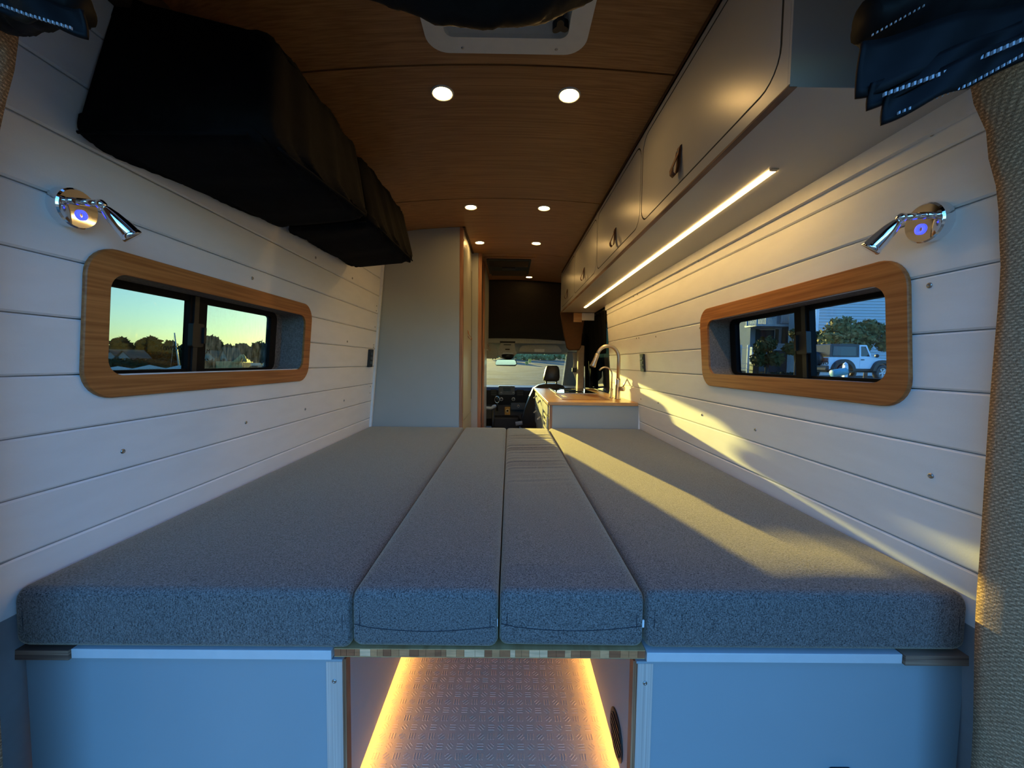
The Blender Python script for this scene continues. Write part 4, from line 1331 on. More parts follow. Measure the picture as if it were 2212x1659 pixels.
tube('curtain_rail', [fD(3.17, .447, -.012), fD(4.26, .447, -.012)], .006, M_blkp, cu, 8)
def rolled(u, v):
    a = u * 2 * math.pi
    Z = .30 - .33 * v
    r_ = .035 + .012 * math.sin(v * 9) + .008 * math.sin(3 * a + v * 6)
    return (0.755 + r_ * math.cos(a) * .8, 3.98 + r_ * math.sin(a) * 1.7, Z + C)
sheet('gathered_fold', rolled, 16, 14, M_curt, cu)

bp = thing('pillar_panel', on_y(1235, 757, 3.66), 'tan padded pillar panel tapering below the far end of the overhead cabinet', 'panel')
v = [on_y(x, y, 3.64) for x, y in ((1209, 674), (1256, 676), (1262, 690), (1257, 720), (1254, 750), (1250, 757), (1228, 757), (1223, 752), (1217, 725), (1213, 700))]
soft_slab('padded_face', [(p.x, p.z) for p in v], fy(3.60), .04, mat('tan_suede', '4f3219', 0.85, vary=.08, scale=(40, 40, 40)), bp)
a, b = on_y(1257, 677, 3.59), on_y(1286, 697, 3.59)
box('white_block', a.x, min(b.x, .775), 3.585, 3.598, b.z + .02, C + .463, M_trimw, bp)
a, b = on_y(1239, 677, 3.59), on_y(1256.5, 696, 3.59)
box('wood_block', a.x, b.x, 3.585, 3.598, b.z, C + .463, M_bambc, bp)

# ------------------------------------------------------------------ rolled insect screens at the rear opening
def zip_run(pts, parent, n_, size, mt=M_tooth):
    vz, fz_ = [], []
    P3 = [Vector(p) for p in pts]
    seg = [(b - a).length for a, b in zip(P3, P3[1:])]
    L = sum(seg)
    for k in range(n_):
        t = L * (k + .5) / n_
        i = 0
        while t > seg[i] and i < len(seg) - 1:
            t -= seg[i]
            i += 1
        c = P3[i] + (P3[i + 1] - P3[i]) * (t / seg[i])
        d = (P3[i + 1] - P3[i]).normalized()
        up = Vector((0, 0, 1))
        o_ = len(vz)
        for a in (-1, 1):
            for b in (-1, 1):
                for e in (-1, 1):
                    vz.append(c + d * size * .40 * a + up * size * (.75 if b < 0 else .75) * b + Vector((0, size * .5 * e, 0)))
        for q in ((0, 1, 3, 2), (4, 6, 7, 5), (0, 4, 5, 1), (2, 3, 7, 6), (0, 2, 6, 4), (1, 5, 7, 3)):
            fz_.append([o_ + k_ for k_ in q])
    o = mesh('zip_teeth', vz, fz_, mt, parent)
    o['kind'] = 'stuff'
    return o
def roll_screen(name, label, spine, rads, flap=None, zips=()):
    t = thing(name, spine[0], label, 'insect screen')
    N, K = 28, 48
    sp_ = [Vector(p) for p in spine]
    verts, faces = [], []
    for j in range(K + 1):
        s = j / K * (len(sp_) - 1)
        i = min(int(s), len(sp_) - 2)
        f_ = s - i
        c = sp_[i].lerp(sp_[i + 1], f_)
        r_ = rads[i] * (1 - f_) + rads[i + 1] * f_
        d = (sp_[i + 1] - sp_[i]).normalized()
        u, w = frame(d)
        for k in range(N):
            a = 2 * math.pi * k / N
            rr_ = r_ * (1 + .10 * math.sin(3 * a + j * .15) + .07 * noise1(j * .5 + k * .4, 2))
            verts.append(c + (u * math.cos(a) + w * math.sin(a)) * rr_)
    for j in range(K):
        for k in range(N):
            faces.append([j * N + k, j * N + (k + 1) % N, (j + 1) * N + (k + 1) % N, (j + 1) * N + k])
    faces += [list(range(N)), list(range(K * N, (K + 1) * N))]
    mesh('rolled_cloth', verts, faces, M_net, t, True)
    if flap:
        for a, b, drop in flap:
            a, b = Vector(a), Vector(b)
            def fl_(u, v):
                p = a.lerp(b, u)
                return (p.x, p.y + .006 * math.sin(u * 9 + v * 2), p.z - drop * v * (1 + .05 * math.sin(u * 14)))
            sheet('hem_flap', fl_, 30, 6, M_net, t, .004)
    for pts, n_, size in zips:
        zip_run(pts, t, n_, size)
    return t
yr = 0.53
P = lambda x, y, d=yr: tuple(on_y(x, y, d))
roll_screen('rolled_screen', 'rolled black insect screen with zip teeth above the tan pillar beside the overhead cabinet',
            [P(1868, 45), P(1960, 30), P(2100, -10), P(2260, -60)], [.022, .045, .06, .07],
            [(P(1863, 90, .50), P(2240, -8, .47), .064), (P(1884, 178, .495), P(2260, 20, .465), .030), (P(1916, 202, .488), P(2260, 45, .458), .034)],
            [([P(1905, 206, .486), P(2060, 150, .472), P(2250, 68, .455)], 26, .0030), ([P(1936, 246, .484), P(2090, 184, .470), P(2250, 96, .453)], 26, .0022), ([P(1880, 78, .496), P(2000, 10, .49)], 12, .0016)])
roll_screen('rolled_screen', 'rolled black insect screen with zip teeth above the pillar beside the hanging bags',
            [P(178, 18), P(100, -5), P(0, -40), P(-120, -90)], [.018, .035, .05, .06],
            [(P(176, 20, .50), P(-60, -45, .49), .030)],
            [([P(158, 62, .492), P(60, 32, .488), P(-60, -12, .48)], 22, .0022)])
yr2 = 0.60
Q = lambda x, y: tuple(on_y(x, y, yr2))
roll_screen('rolled_screen', 'black cloth roll sagging in front of the roof fan',
            [Q(780, -60), Q(870, -42), Q(960, -14), Q(1060, 0), Q(1150, -6), Q(1230, -38), Q(1330, -90)], [.026, .030, .034, .034, .034, .030, .026])

# ------------------------------------------------------------------ outdoors
def sstep(a, b, x):
    t = max(0, min(1, (x - a) / (b - a)))
    return t * t * (3 - 2 * t)
def gz(x, y):
    rise = 0.034 * max(0, y - 4) if y < 90 else 0.034 * 86
    return -0.68 + (rise + 0.006 * max(0, x)) * sstep(-16, -5, x) - 0.05 * sstep(-5, -16, x)
M_asph = mat('worn_asphalt', (0.05, 0.046, 0.038), 0.95, color2=(0.17, 0.15, 0.11), scale=(.5, .9, 1), detail=8, bump=0.6, bscale=(40, 40, 40), spec=0.05)
M_grass = mat('dry_grass', (0.10, 0.11, 0.04), 0.95, color2=(0.28, 0.24, 0.10), scale=(3, 3, 3), detail=6)
gv, gf = [], []
gx = [-160, -110, -70, -45, -30, -22, -16, -13, -10, -7, -5, -2, 0, 2, 5, 8, 12, 17, 24, 32, 45, 70, 110]
gy = [-60, -30, -15, -6, 0, 3, 6, 10, 15, 20, 26, 34, 44, 56, 70, 90, 120, 200]
for y in gy:
    for x in gx:
        gv.append((x, y, gz(x, y)))
for j in range(len(gy) - 1):
    for i in range(len(gx) - 1):
        a = j * len(gx) + i
        gf.append([a, a + 1, a + len(gx) + 1, a + len(gx)])
grd = mesh('ground', gv, gf, M_asph)
struct(grd, 'worn asphalt ground rising ahead of the van')

def leaf_cloud(name, blobs, n, size, mt, parent, flat=0.75, seed=1):
    rnd = random.Random(seed)
    V, Fc = [], []
    tot = sum(b[3] ** 2 for b in blobs)
    for (cx, cy, cz, r) in blobs:
        k = max(8, int(n * r * r / tot))
        for _ in range(k):
            d = Vector((rnd.gauss(0, 1), rnd.gauss(0, 1), rnd.gauss(0, 1))).normalized()
            rr_ = r * (0.55 + 0.5 * rnd.random())
            c = Vector((cx, cy, cz)) + Vector((d.x * rr_, d.y * rr_, d.z * rr_ * flat))
            u = Vector((rnd.gauss(0, 1), rnd.gauss(0, 1), rnd.gauss(0, 1))).normalized()
            w = u.cross(d).normalized() if abs(u.dot(d)) < .98 else Vector((0, 0, 1))
            s = size * (0.6 + 0.8 * rnd.random())
            i = len(V)
            V += [c + u * s, c + w * s * .6, c - u * s, c - w * s * .6]
            Fc.append([i, i + 1, i + 2, i + 3])
        # inner mass so that the crown is not see-through
        i0 = len(V)
        m_, n2 = 6, 10
        for a in range(m_ + 1):
            th = math.pi * a / m_
            for b in range(n2):
                ph = 2 * math.pi * b / n2
                q = .72 * (1 + .12 * math.sin(5 * ph + 3 * th + seed))
                V.append(Vector((cx, cy, cz)) + Vector((math.sin(th) * math.cos(ph), math.sin(th) * math.sin(ph), math.cos(th) * flat)) * r * q)
        for a in range(m_):
            for b in range(n2):
                Fc.append([i0 + a * n2 + b, i0 + a * n2 + (b + 1) % n2, i0 + (a + 1) * n2 + (b + 1) % n2, i0 + (a + 1) * n2 + b])
    me = bpy.data.meshes.new(name)
    me.from_pydata([tuple(v) for v in V], [], Fc)
    return link(name, me, mt, parent)
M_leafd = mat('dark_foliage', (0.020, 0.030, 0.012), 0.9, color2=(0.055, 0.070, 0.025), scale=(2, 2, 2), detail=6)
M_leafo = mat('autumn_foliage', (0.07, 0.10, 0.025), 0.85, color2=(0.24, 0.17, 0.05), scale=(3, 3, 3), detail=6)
M_leafy = mat('yellow_green_foliage', (0.14, 0.20, 0.05), 0.85, color2=(0.42, 0.42, 0.18), scale=(2, 2, 2), detail=6)  # bright yellow-green leaf tones
M_bark = mat('bark', (0.10, 0.08, 0.06), 0.9, vary=.2, scale=(20, 20, 4))
def tree(px0, px1, pytop, y, label, cat='tree', name='tree', mt=M_leafd, n=1500, size=.22, trunk=True, seed=1, group=None, base=None, nb=6):
    a, b = on_y(px0, pytop, y), on_y(px1, pytop, y)
    cx, top, w = (a.x + b.x) / 2, a.z, abs(b.x - a.x) / 2
    zb = gz(cx, y) if base is None else base
    t = thing(name, (cx, y, zb), label, cat, group)
    H = top - zb
    rnd = random.Random(seed)
    r = min(w * .62, H * .36)
    blobs = []
    for k in range(nb):
        an = 2 * math.pi * k / nb + rnd.random()
        blobs.append((cx + (w - r * .8) * math.cos(an), y + (w - r * .8) * .6 * math.sin(an), top - r * (1.0 + rnd.random() * (H / r) * .35), r * (0.75 + .3 * rnd.random())))
    blobs.append((cx, y, top - r * .8, r))
    leaf_cloud('crown', blobs, n, size, mt, t, .8, seed)
    if trunk:
        tube('trunk', [(cx, y, zb), (cx + .05 * H * (rnd.random() - .5), y, zb + H * .35), (cx + .1 * w, y, top - r)], [H * .03, H * .022, H * .01], M_bark, t, 8)
        for k in range(4):
            an = 2 * math.pi * k / 4 + .5
            tube('branch', [(cx, y, zb + H * (.2 + .05 * k)), (cx + w * .5 * math.cos(an), y + w * .4 * math.sin(an), top - r * 1.1)], [H * .014, H * .006], M_bark, t, 6)
    return t

# --- tree line, houses and harbour things beyond the lamp-side window
TLS = ['dark tree behind the sunlit mast', 'loose-crowned tree above the two-gabled house', 'low tree past the far gable of the two-gabled house', 'broad dark tree between the two-gabled house and leaning mast', 'dark tree right behind the leaning mast', 'dark tree behind the window latch', 'tallest round tree above the small pale house', 'dark tree behind the steep gabled house', 'dark tree behind the excavator boom', 'dark tree above the white parked lorry', 'dark tree at the end of the row past the sunlit mast', 'dark tree past the pale parked van']
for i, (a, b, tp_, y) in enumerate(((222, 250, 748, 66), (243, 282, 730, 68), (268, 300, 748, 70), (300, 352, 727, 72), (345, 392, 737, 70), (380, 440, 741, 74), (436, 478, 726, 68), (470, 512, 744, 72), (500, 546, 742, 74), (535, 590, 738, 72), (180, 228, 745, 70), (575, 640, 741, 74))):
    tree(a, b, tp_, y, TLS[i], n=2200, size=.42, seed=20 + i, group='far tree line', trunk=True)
M_hw = mat('pale_house_wall', (0.52, 0.53, 0.54), 0.8, vary=.03)
M_hr = mat('shingle_roof', (0.13, 0.12, 0.11), 0.9, color2=(0.2, 0.18, 0.15), scale=(3, 3, 12))
M_pane = mat('house_window', (0.05, 0.06, 0.08), 0.15)
def gable_house(px0, px1, py_eave, py_ridge, y, label, wins=(2, 3), gables=1, base=None):
    a, b = on_y(px0, py_eave, y), on_y(px1, py_ridge, y)
    x0, x1, ze, zr = a.x, b.x, a.z, b.z
    zb = gz(x0, y) - .3
    t = thing('far_house', ((x0 + x1) / 2, y, zb), label, 'house')
    box('wall', x0, x1, y, y + 3, zb, ze, M_hw, t)
    w = (x1 - x0) / gables
    for g in range(gables):
        g0, g1 = x0 + g * w, x0 + (g + 1) * w
        gm = (g0 + g1) / 2
        plate('gable', [(g0, ze), (g1, ze), (gm, zr)], lambda u, v, d: (u, y + d, v), 0, 2.9, M_hw, t)
        for s in (0, 1):
            e = g0 - .3 if s == 0 else g1 + .3
            sl_ = (zr - ze) / (w / 2)
            z_e = ze - .3 * sl_
            mesh('roof', [(e, y - .3, z_e), (gm, y - .3, zr + .02), (gm, y + 3.2, zr + .02), (e, y + 3.2, z_e), (e, y - .3, z_e + .18), (gm, y - .3, zr + .22), (gm, y + 3.2, zr + .22), (e, y + 3.2, z_e + .18)],
                 [[0, 1, 2, 3], [4, 5, 6, 7], [0, 1, 5, 4], [3, 2, 6, 7], [0, 3, 7, 4], [1, 2, 6, 5]], M_hr, t)
    rows, cols = wins
    H = ze - zb
    for r_ in range(rows):
        for c in range(cols):
            cx = x0 + (x1 - x0) * (c + .5) / cols
            cz = zb + H * (r_ + .55) / rows
            ww, wh = (x1 - x0) / cols * .22, H / rows * .26
            wd = box('window', cx - ww - .06, cx + ww + .06, y - .05, y + .02, cz - wh - .06, cz + wh + .06, M_trimw, t)
            box('pane', cx - ww, cx + ww, y - .07, y - .05, cz - wh, cz + wh, M_pane, wd)
    return t
gable_house(226, 281, 771, 758, 58, 'pale two-gabled house by the water with two rows of windows', (2, 4), 2)
gable_house(436, 464, 772, 760, 60, 'small pale house beside the tallest round tree', (1, 2), 1)
gable_house(476, 491, 771, 753, 58, 'narrow pale house with a steep sunlit gable', (2, 1), 1)
mst = thing('boat_mast', tuple(on_y(388, 800, 38)), 'leaning white mast in front of the tree line', 'mast')
a, b = on_y(377, 719, 38), on_y(389, 806, 38)
tube('spar', [b, a], [.09, .05], M_trimw, mst, 8)
tube('stay', [a, on_y(368, 800, 38)], .012, M_trimw, mst, 4)
m2_ = thing('boat_mast', tuple(on_y(229, 790, 44)), 'sunlit mast beside the two-gabled house', 'mast')
tube('spar', [on_y(230, 795, 44), on_y(229, 731, 44)], [.07, .05], mat('mast_sun_tint', (0.75, 0.62, 0.35), .5), m2_, 8)  # warm sunlight put into the spar colour
tube('stay', [on_y(229, 731, 44), on_y(223, 790, 44)], .012, M_trimw, m2_, 4)
M_tent = mat('white_canvas', (0.72, 0.76, 0.80), 0.8, vary=.03)
for px, py, w, lb in ((255, 791, 17, 'wide white tent roof by the two-gabled house'), (323, 788, 7, 'small white tent roof between the tents'), (388, 789, 12, 'white tent roof at the foot of the leaning mast')):
    y = 36
    a, l_, r_ = on_y(px, py, y), on_y(px - w, py + 9, y), on_y(px + w, py + 9, y)
    t = thing('market_tent', (a.x, y, gz(a.x, y)), lb, 'tent')
    hw, d_ = (r_.x - l_.x) / 2, 1.6
    ze = l_.z
    mesh('canopy', [(a.x - hw, y - d_, ze), (a.x + hw, y - d_, ze), (a.x + hw, y + d_, ze), (a.x - hw, y + d_, ze), (a.x, y, a.z)], [[0, 1, 4], [1, 2, 4], [2, 3, 4], [3, 0, 4], [0, 1, 2, 3]], M_tent, t)
    for sx in (-1, 1):
        for sy in (-1, 1):
            tube('pole', [(a.x + sx * hw * .95, y + sy * d_ * .95, gz(a.x, y)), (a.x + sx * hw * .95, y + sy * d_ * .95, ze)], .04, M_trimw, t, 6)
ex = thing('excavator', tuple(on_y(525, 800, 46)), 'pale yellow excavator with a bent boom before the far trees', 'excavator')
M_ex = mat('excavator_yellow', (0.55, 0.48, 0.26), .6)
tube('boom', [on_y(505, 785, 46), on_y(514, 780, 46), on_y(523, 768, 46)], [.28, .34, .22], M_ex, ex, 8)
tube('stick', [on_y(523, 768, 46), on_y(527, 772, 46), on_y(531, 782, 46)], [.24, .2, .14], M_ex, ex, 8)
c_ = on_y(501, 790, 46)
box('cab', c_.x - 1.2, c_.x + .6, 45, 47, c_.z - .9, c_.z + .5, M_ex, ex, .1)
box('track', c_.x - 1.8, c_.x + 1.2, 44.8, 47.2, gz(c_.x, 46), c_.z - .9, M_blkp, ex, .2)
for px0, px1, lb in ((541, 556, 'white parked lorry past the excavator'), (567, 583, 'pale parked van nearest the window frame edge')):
    a, b = on_y(px0, 784, 50), on_y(px1, 798, 50)
    t = thing('parked_lorry', ((a.x + b.x) / 2, 51, gz(a.x, 50)), lb, 'lorry')
    box('cargo_box', a.x, b.x - .8, 50, 52, b.z, a.z, M_trimw, t, .05)
    box('cab', b.x - .78, b.x, 50.1, 51.9, b.z, a.z - .25, M_hw, t, .1)
    box('cab_window', b.x - .7, b.x - .1, 50.06, 50.12, a.z - .6, a.z - .35, M_pane, t)
    for k in (.2, .85):
        lathe('wheel', [(.4, 0), (.4, .25), (.2, .27), (.001, .27)], (a.x + (b.x - a.x) * k, 50.2, gz(a.x, 50) + .4), (0, -1, 0), M_blkp, t, 16)
    box('chassis', a.x + .1, b.x - .1, 50.2, 51.8, gz(a.x, 50) + .35, b.z, M_blkp, t)
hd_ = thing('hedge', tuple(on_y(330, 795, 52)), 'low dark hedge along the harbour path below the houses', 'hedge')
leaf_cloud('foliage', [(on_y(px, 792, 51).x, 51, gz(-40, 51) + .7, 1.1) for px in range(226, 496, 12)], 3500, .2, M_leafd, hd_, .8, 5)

# --- ahead of the van
for i, (a, b, tp_, y, lb) in enumerate(((1050, 1078, 757, 62, 'leafy shrub ahead, left of the mirror'), (1100, 1128, 758, 64, 'bright leafy shrub ahead behind the yellow arrow sign'), (1122, 1150, 766, 60, 'dark low shrub ahead beside the arrow sign'), (1145, 1182, 762, 63, 'long rounded shrub ahead above the road'), (1175, 1215, 757, 61, 'tall pale shrub ahead above the headrest'), (1205, 1250, 750, 60, 'tree ahead past the windscreen pillar'), (1065, 1105, 752, 72, 'far leafy tree behind the rear view mirror'), (1125, 1200, 750, 80, 'far broad tree behind the roadside shrubs'))):
    tree(a, b, tp_, y, lb, 'shrub' if 'shrub' in lb else 'tree', 'shrub' if 'shrub' in lb else 'tree', M_leafy, 1600, .28, True, 50 + i)
sg = thing('road_sign', tuple(on_y(1137, 789, 44)), 'yellow chevron sign on a post beside the road ahead', 'sign')
a, b = on_y(1134.6, 780.3, 44), on_y(1141.3, 788.3, 44)
zb_ = gz(a.x, 44)
M_yel = mat('sign_yellow', (0.62, 0.40, 0.03), 0.5)
tube('post', [((a.x + b.x) / 2, 44.03, zb_), ((a.x + b.x) / 2, 44.03, a.z)], .03, M_screw, sg, 8)
pf = box('sign_plate', a.x, b.x, 44, 44.02, b.z, a.z, M_yel, sg)
cx_, cz_, s_ = (a.x + b.x) / 2, (a.z + b.z) / 2, (b.x - a.x) / 2
plate('chevron', [(cx_ - .45 * s_, cz_ + .8 * s_), (cx_ - .05 * s_, cz_ + .8 * s_), (cx_ + .55 * s_, cz_), (cx_ - .05 * s_, cz_ - .8 * s_), (cx_ - .45 * s_, cz_ - .8 * s_), (cx_ + .12 * s_, cz_)], lambda u, v, w: (u, 43.998 - w, v), 0, .004, M_blkp, pf)
s2 = thing('road_sign', tuple(on_y(1145, 789, 48)), 'plain yellow square sign just behind the chevron sign', 'sign')
a, b = on_y(1142, 775, 48), on_y(1147.5, 783, 48)
tube('post', [((a.x + b.x) / 2, 48.03, gz(a.x, 48)), ((a.x + b.x) / 2, 48.03, a.z)], .03, M_screw, s2, 8)
box('sign_plate', a.x, b.x, 48, 48.02, b.z, a.z, M_yel, s2)

# --- beyond the other window: siding house, balcony house, car, trees
YA = 27.0
hA = thing('siding_house', (25, YA, gz(25, YA)), 'tall pale blue house wall of horizontal siding behind the car', 'house')
xa0, xa1 = on_y(1763, 760, YA).x, 38.0
M_sid = mat('pale_blue_siding', (0.56, 0.56, 0.53), 0.7, vary=.03)
za = gz(25, YA)
box('core', xa0, xa1, YA + .06, YA + 2.8, za - .2, za + 7.5, M_sid, hA)
z = za
while z < za + 7.2:
    mesh('siding_board', [(xa0, YA + .055, z), (xa1, YA + .055, z), (xa1, YA, z), (xa0, YA, z), (xa0, YA + .055, z + .205), (xa1, YA + .055, z + .205), (xa1, YA + .04, z + .205), (xa0, YA + .04, z + .205)],
         [[0, 1, 2, 3], [4, 5, 6, 7], [0, 1, 5, 4], [2, 3, 7, 6], [0, 3, 7, 4], [1, 2, 6, 5]], M_sid, hA)
    z += .207
box('corner_board', xa0 - .14, xa0 + .04, YA - .03, YA + .2, za, za + 7.4, M_trimw, hA)
YB = 32.0
hB = thing('balcony_house', (22, YB, gz(22, YB)), 'pale house with shuttered windows and a white railed balcony', 'house')
xb0, xb1 = on_y(1619, 760, YB).x, on_y(1775, 760, YB).x
zb_ = gz(22, YB)
M_bw = mat('balcony_house_wall', (0.42, 0.46, 0.50), 0.8, vary=.03)
box('wall', xb0, xb1, YB, YB + 4, zb_ - .3, zb_ + 7, M_bw, hB)
def pbox(name, px0, px1, py0, py1, y, d, mt, parent):
    a, b = on_y(px0, py0, y), on_y(px1, py1, y)
    return box(name, min(a.x, b.x), max(a.x, b.x), y - d, y, min(a.z, b.z), max(a.z, b.z), mt, parent)
for (a, b, c, d) in ((1639, 1673, 711, 752), (1696, 1722, 704, 746)):
    w_ = pbox('window', a, b, c, d, YB, .06, M_trimw, hB)
    mid = (a + b) / 2
    pbox('pane', a + 2, mid - .7, c + 2, d - 2, YB - .06, .02, M_pane, w_)
    pbox('pane', mid + .7, b - 2, c + 2, d - 2, YB - .06, .02, M_pane, w_)
    for s0, s1 in ((a - 6.5, a - .8), (b + .8, b + 6.5)):
        pbox('shutter', s0, s1, c + .5, d, YB, .07, mat('dark_shutter', (0.06, 0.065, 0.06), .7), hB)
bal = pbox('balcony_floor', 1608, 1676, 704, 709, YB - .02, 1.6, M_trimw, hB)
pbox('balcony_rail', 1611, 1676, 685, 687, YB - 1.5, .1, M_trimw, hB)
pbox('balcony_rail', 1611, 1676, 700, 702, YB - 1.5, .1, M_trimw, hB)
for k in range(22):
    px = 1612 + k * 2.95
    pbox('baluster' if k % 7 else 'balcony_post', px, px + (1.0 if k % 7 else 2.2), 684 if k % 7 == 0 else 687, 704, YB - 1.52, .06, M_trimw, hB)
pbox('balcony_rail', 1686, 1727, 696, 699, YB - .3, .1, M_trimw, hB)
for k in range(9):
    pbox('baluster', 1688 + k * 4.5, 1690.5 + k * 4.5, 668, 697, YB - .32, .08, M_trimw, hB)
pbox('porch_rail', 1672, 1706, 742, 744, YB - 1.2, .1, M_trimw, hB)
pbox('porch_rail', 1672, 1706, 755, 757, YB - 1.2, .1, M_trimw, hB)
for k in range(12):
    pbox('baluster', 1673 + k * 2.9, 1674.3 + k * 2.9, 743, 756, YB - 1.22, .06, M_trimw, hB)
for k in range(24):
    pbox('skirt_board', 1655 + k * 3.0, 1657.6 + k * 3.0, 757, 806, YB - 1.3, .05, M_bw, hB)
hC = thing('dark_house', (19, 36, gz(19, 36)), 'dark house side left of the balcony house', 'house')
pbox('wall', 1560, 1622, 600, 806, 36.5, -6, mat('dark_wall', (0.045, 0.055, 0.08), .8), hC)  # wall colour itself is dark navy
pbox('band', 1560, 1612, 741, 744, 36.45, .3, M_hw, hC)
pf_ = thing('porch_post', tuple(on_y(1624, 800, 24)), 'white post on a dark footing in front of the balcony house', 'post')
pbox('shaft', 1620, 1627.5, 750, 786, 24, .22, M_trimw, pf_)
a = on_y(1624, 786, 24)
pbox('footing', 1619, 1630, 785, 820, 24.02, .36, M_blkp, pf_)
fe = thing('rail_fence', tuple(on_y(1606, 800, 25)), 'pale two-rail fence beside the white post', 'fence')
for py in (751, 785, 795):
    pbox('rail', 1588, 1619, py, py + 1.5, 25, .08, M_trimw, fe)
for px in (1597, 1614):
    pbox('fence_post', px, px + 1.8, 745, 815, 25.1, .08, M_trimw, fe)
sh = thing('hedge', tuple(on_y(1690, 806, 21)), 'low dark shrubs in a row below the balcony house', 'hedge')
leaf_cloud('foliage', [(on_y(px, 803, 21).x, 21, gz(15, 21) + .25, .38) for px in range(1640, 1730, 12)], 1800, .07, M_leafd, sh, .8, 9)
tree(1628, 1690, 726, 19, 'small autumn tree leaning before the balcony house', mt=M_leafo, n=1300, size=.10, seed=71, nb=5)
tree(1698, 1752, 706, 18.5, 'taller autumn tree beside the window latch', mt=M_leafo, n=1500, size=.10, seed=72, nb=5)
tree(1774, 1862, 684, 24, 'broad green and orange tree rising behind the car roof', mt=M_leafo, n=4200, size=.13, seed=73, nb=8)
tree(1848, 1906, 690, 23.5, 'green tree above the bonnet of the car', mt=M_leafo, n=2600, size=.12, seed=74, nb=6)
tree(1905, 1960, 700, 23, 'tree at the far edge of the window beyond the bonnet', mt=M_leafo, n=1800, size=.12, seed=75, nb=6)
tree(1748, 1776, 716, 25, 'small dark bush at the corner of the siding house', 'shrub', 'shrub', M_leafd, 900, .12, True, 76, None, None, 5)
gpatch = thing('grass_verge', (12, 14, gz(12, 14)), 'dry grass verge between the street and the parked car', 'grass')
def gfn(u, v):
    x, y = 8 + 12 * u, 9 + 7 * v
    return (x, y + .1 * math.sin(x * 3), gz(x, y) + .012 + .02 * math.sin(u * 40) * math.sin(v * 17))
sheet('turf', gfn, 40, 24, M_grass, gpatch)
gpatch['kind'] = 'stuff'

# --- the car
car = thing('parked_car', (0, 0, 0), 'white two-door off-road car with black hardtop parked by the siding house', 'car')
cc = on_y(1822, 800, 20.3)
HEAD = R(10)
ch, shd = math.cos(HEAD), math.sin(HEAD)
CARZ = on_y(1893, 821, 20.4).z
car.location = (cc.x, cc.y, CARZ)
T = lambda x, y, z: (cc.x + x * ch - y * shd, cc.y + x * shd + y * ch, CARZ + z)
M_cw = mat('car_white', (0.72, 0.75, 0.78), 0.25, vary=.01)
M_cb = mat('car_black', (0.012, 0.013, 0.015), 0.45, vary=.1)
M_cg = mat('car_glass', (0.02, 0.024, 0.026), 0.06)
M_red = mat('tail_red', (0.20, 0.03, 0.02), 0.3)
def arch(xc, r, n=8):
    return [(xc + r * math.cos(math.pi - math.pi * k / n), 0.52 + r * .82 * math.sin(math.pi * k / n)) for k in range(n + 1)]
XR, XFr = -1.08, 1.34
body = [(-1.86, .58)] + arch(XR, .52) + arch(XFr, .50) + [(1.92, .60), (1.92, .95), (1.80, 1.08), (.72, 1.16), (.60, 1.18), (-1.86, 1.16)]
plate('body', body, lambda u, v, w: T(u, w, v), -.78, .78, M_cw, car)
plate('hardtop', [(-1.80, 1.165), (-.02, 1.165), (-.04, 1.78), (-.02, 1.82), (-.4, 1.855), (-1.6, 1.83), (-1.74, 1.78)], lambda u, v, w: T(u, w * (1 - .10 * (v - 1.16)), v), -.74, .74, M_cb, car)
plate('roof_panel', [(-.06, 1.77), (.42, 1.74), (.40, 1.80), (-.06, 1.835)], lambda u, v, w: T(u, w, v), -.66, .66, M_cb, car)
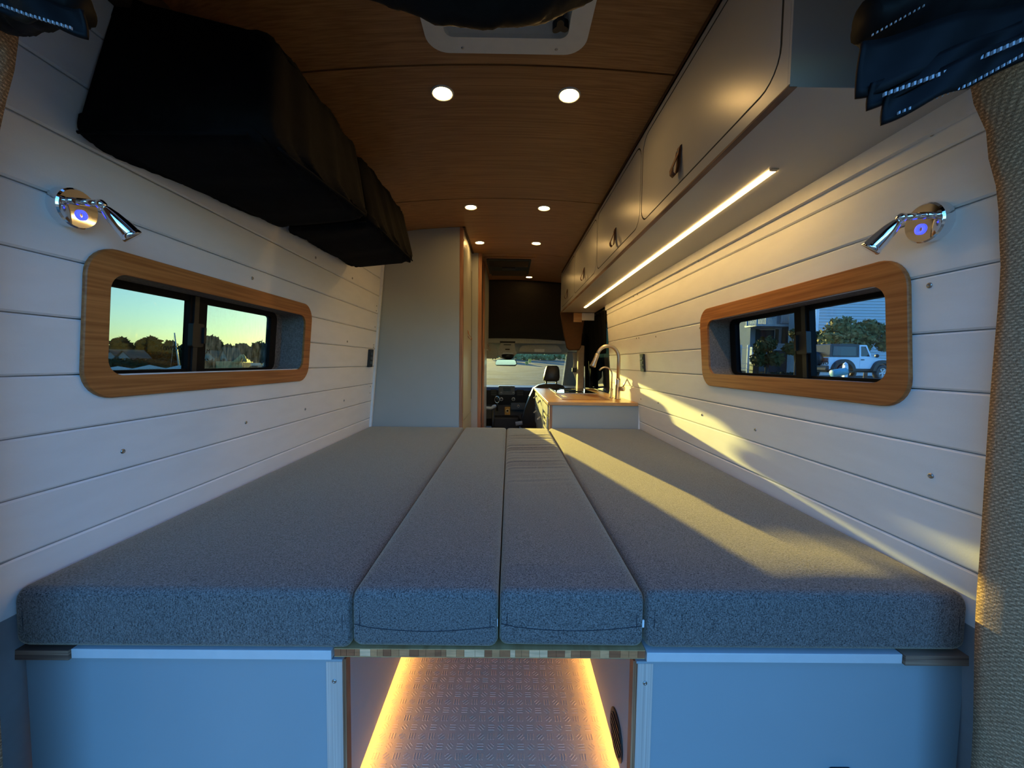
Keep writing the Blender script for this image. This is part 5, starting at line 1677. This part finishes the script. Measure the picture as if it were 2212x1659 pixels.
for s in (-1, 1):
    f_ = lambda u, v, w, s=s: T(u, s * (.715 + w - .075 * (v - 1.16)), v)
    plate('side_glass', [(-1.62, 1.24), (-.18, 1.24), (-.2, 1.70), (-1.55, 1.70)], f_, .02, .034, M_cg, car)
    dr = ring('door_frame', [(.0, 1.165), (.78, 1.165), (.46, 1.80), (.02, 1.80)], [(.09, 1.22), (.65, 1.22), (.40, 1.73), (.10, 1.73)], f_, .01, .05, M_cw, car)
    plate('door_glass', [(.08, 1.21), (.66, 1.21), (.41, 1.74), (.09, 1.74)], f_, .022, .03, M_cg, car)
    plate('door_skin', [(.0, .66), (.80, .66), (.80, 1.13), (.0, 1.15)], lambda u, v, w, s=s: T(u, s * (.778 + w), v), 0, .014, M_cw, car)
    plate('door_handle', rrect(.05, .24, 1.03, 1.075, .01, 3), lambda u, v, w, s=s: T(u, s * (.792 + w), v), 0, .03, M_cb, car)
    plate('vent_badge', rrect(.92, 1.06, .90, .945, .008, 3), lambda u, v, w, s=s: T(u, s * (.779 + w), v), 0, .012, M_cb, car)
    for xc, r in ((XR, .52), (XFr, .50)):
        o_ = [(xc + (r + .17) * math.cos(math.pi - math.pi * k / 12), .48 + (r * .82 + .16) * math.sin(math.pi * k / 12)) for k in range(13)]
        i_ = [(xc + (r - .01) * math.cos(math.pi - math.pi * k / 12), .48 + (r * .82 - .01) * math.sin(math.pi * k / 12)) for k in range(13)]
        plate('fender_flare', o_ + i_[::-1], lambda u, v, w, s=s: T(u, s * (.76 + w), v), 0, .18, M_cb, car)
    for xc in (XR, XFr):
        O = Vector(T(xc, s * .66, .40))
        axv = Vector(T(xc, s * 1.66, .40)) - O
        wh = lathe('wheel', [(.24, .0), (.37, .0), (.40, .03), (.40, .20), (.37, .235), (.25, .235), (.25, .17), (.24, .0)], O, axv, M_cb, car, 32)
        lathe('rim', [(.25, .16), (.245, .225), (.215, .20), (.21, .16)], O, axv, M_alu, wh, 32)
        lathe('hub', [(.07, .10), (.07, .21), (.04, .22), (.001, .22)], O, axv, M_alu, wh, 16)
        u_, w_ = frame(axv)
        for k in range(5):
            a = 2 * math.pi * k / 5 + .3
            dv = u_ * math.cos(a) + w_ * math.sin(a)
            tube('spoke', [O + axv.normalized() * .20 + dv * .05, O + axv.normalized() * .20 + dv * .23], [.04, .03], M_alu, wh, 6)
    mr_ = lathe('door_mirror', [(.02, 0), (.09, .02), (.09, .09), (.05, .12), (.001, .12)], T(.80, s * .92, 1.26), Vector(T(1.8, 0, 0)) - Vector(T(.8, 0, 0)), M_cb, car, 12)
    plate('rear_light', rrect(.52 * s - .0, .52 * s + .20 * 1, .90, 1.12, .02, 3) if s > 0 else rrect(-.72, -.52, .90, 1.12, .02, 3), lambda u, v, w: T(-1.865 - w, u, v), 0, .06, M_red, car)
plate('windscreen', [(-.66, 1.18), (.66, 1.18), (.60, 1.76), (-.60, 1.76)], lambda u, v, w: T(.80 - .58 * (v - 1.18) + w, u, v), 0, .02, M_cg, car)
plate('bonnet_bulge', [(.80, 1.14), (1.76, 1.06), (1.70, 1.10), (.84, 1.20)], lambda u, v, w: T(u, w, v), -.55, .55, M_cw, car)
plate('rear_bumper', rrect(-.80, .80, .52, .74, .05, 4), lambda u, v, w: T(-1.87 - w, u, v), 0, .20, M_cb, car)
plate('front_bumper', rrect(-.80, .80, .54, .78, .05, 4), lambda u, v, w: T(1.92 + w, u, v), 0, .26, M_cb, car)
plate('number_plate', rrect(.10, .48, .80, .95, .01, 2), lambda u, v, w: T(-1.868 - w, u, v), 0, .02, M_cb, car)
O = Vector(T(-1.87, -.1, 1.05))
lathe('spare_wheel', [(.39, 0), (.40, .05), (.40, .20), (.36, .24), (.1, .23), (.001, .23)], O, Vector(T(-2.87, -.1, 1.05)) - O, M_cb, car, 28)
plate('sill', [(-.55, .50), (.85, .50), (.85, .60), (-.55, .60)], lambda u, v, w: T(u, w, v), -.80, .80, M_cb, car)
plate('underbody', [(-1.7, .40), (1.7, .40), (1.7, .57), (-1.7, .57)], lambda u, v, w: T(u, w, v), -.55, .55, M_cb, car)
# driveway slab the car stands on
def drv(u, v):
    x, y = cc.x - 5 + 12 * u, cc.y - 3 + 6.0 * v
    return (x, y, max(CARZ - .012 + .0 * u, gz(x, y) + .004) if 0.02 < v < .98 else gz(x, y) - .05)
struct(sheet('driveway', drv, 12, 24, mat('pale_concrete', (0.42, 0.42, 0.41), .9, vary=.08, scale=(2, 2, 2))), 'pale concrete driveway under the white car')

mb = thing('mailbox', tuple(on_y(1828, 818, 10.5)), 'teal mailbox on a white turned post in front of the car', 'mailbox')
pz = gz(9, 10.5)
a, b = on_y(1822.5, 787, 10.5), on_y(1829.5, 787, 10.5)
xm, hw = (a.x + b.x) / 2, (b.x - a.x) / 2
box('post', xm - hw, xm + hw, 10.45, 10.45 + 2 * hw, pz, a.z - .02, M_trimw, mb, .005)
lathe('finial', [(hw * .8, 0), (hw * 1.25, .012), (hw * 1.2, .03), (hw * .7, .05), (hw * .55, .06), (.001, .085)], (xm, 10.45 + hw, a.z - .02), (0, 0, 1), M_trimw, mb, 12)
box('bracket', xm - .02 - hw * 5, xm, 10.46, 10.52, on_y(1800, 818, 10.5).z, on_y(1800, 815.5, 10.5).z, M_trimw, mb)
M_teal = mat('teal_paint', (0.13, 0.34, 0.38), 0.5, vary=.1, scale=(20, 20, 20))
c0, c1 = on_y(1797, 807, 10.42), on_y(1826, 802, 10.42)
lathe('letter_tube', [(.085, 0), (.10, .01), (.10, .37), (.085, .38)], c0, c1 - c0, M_teal, mb, 20)
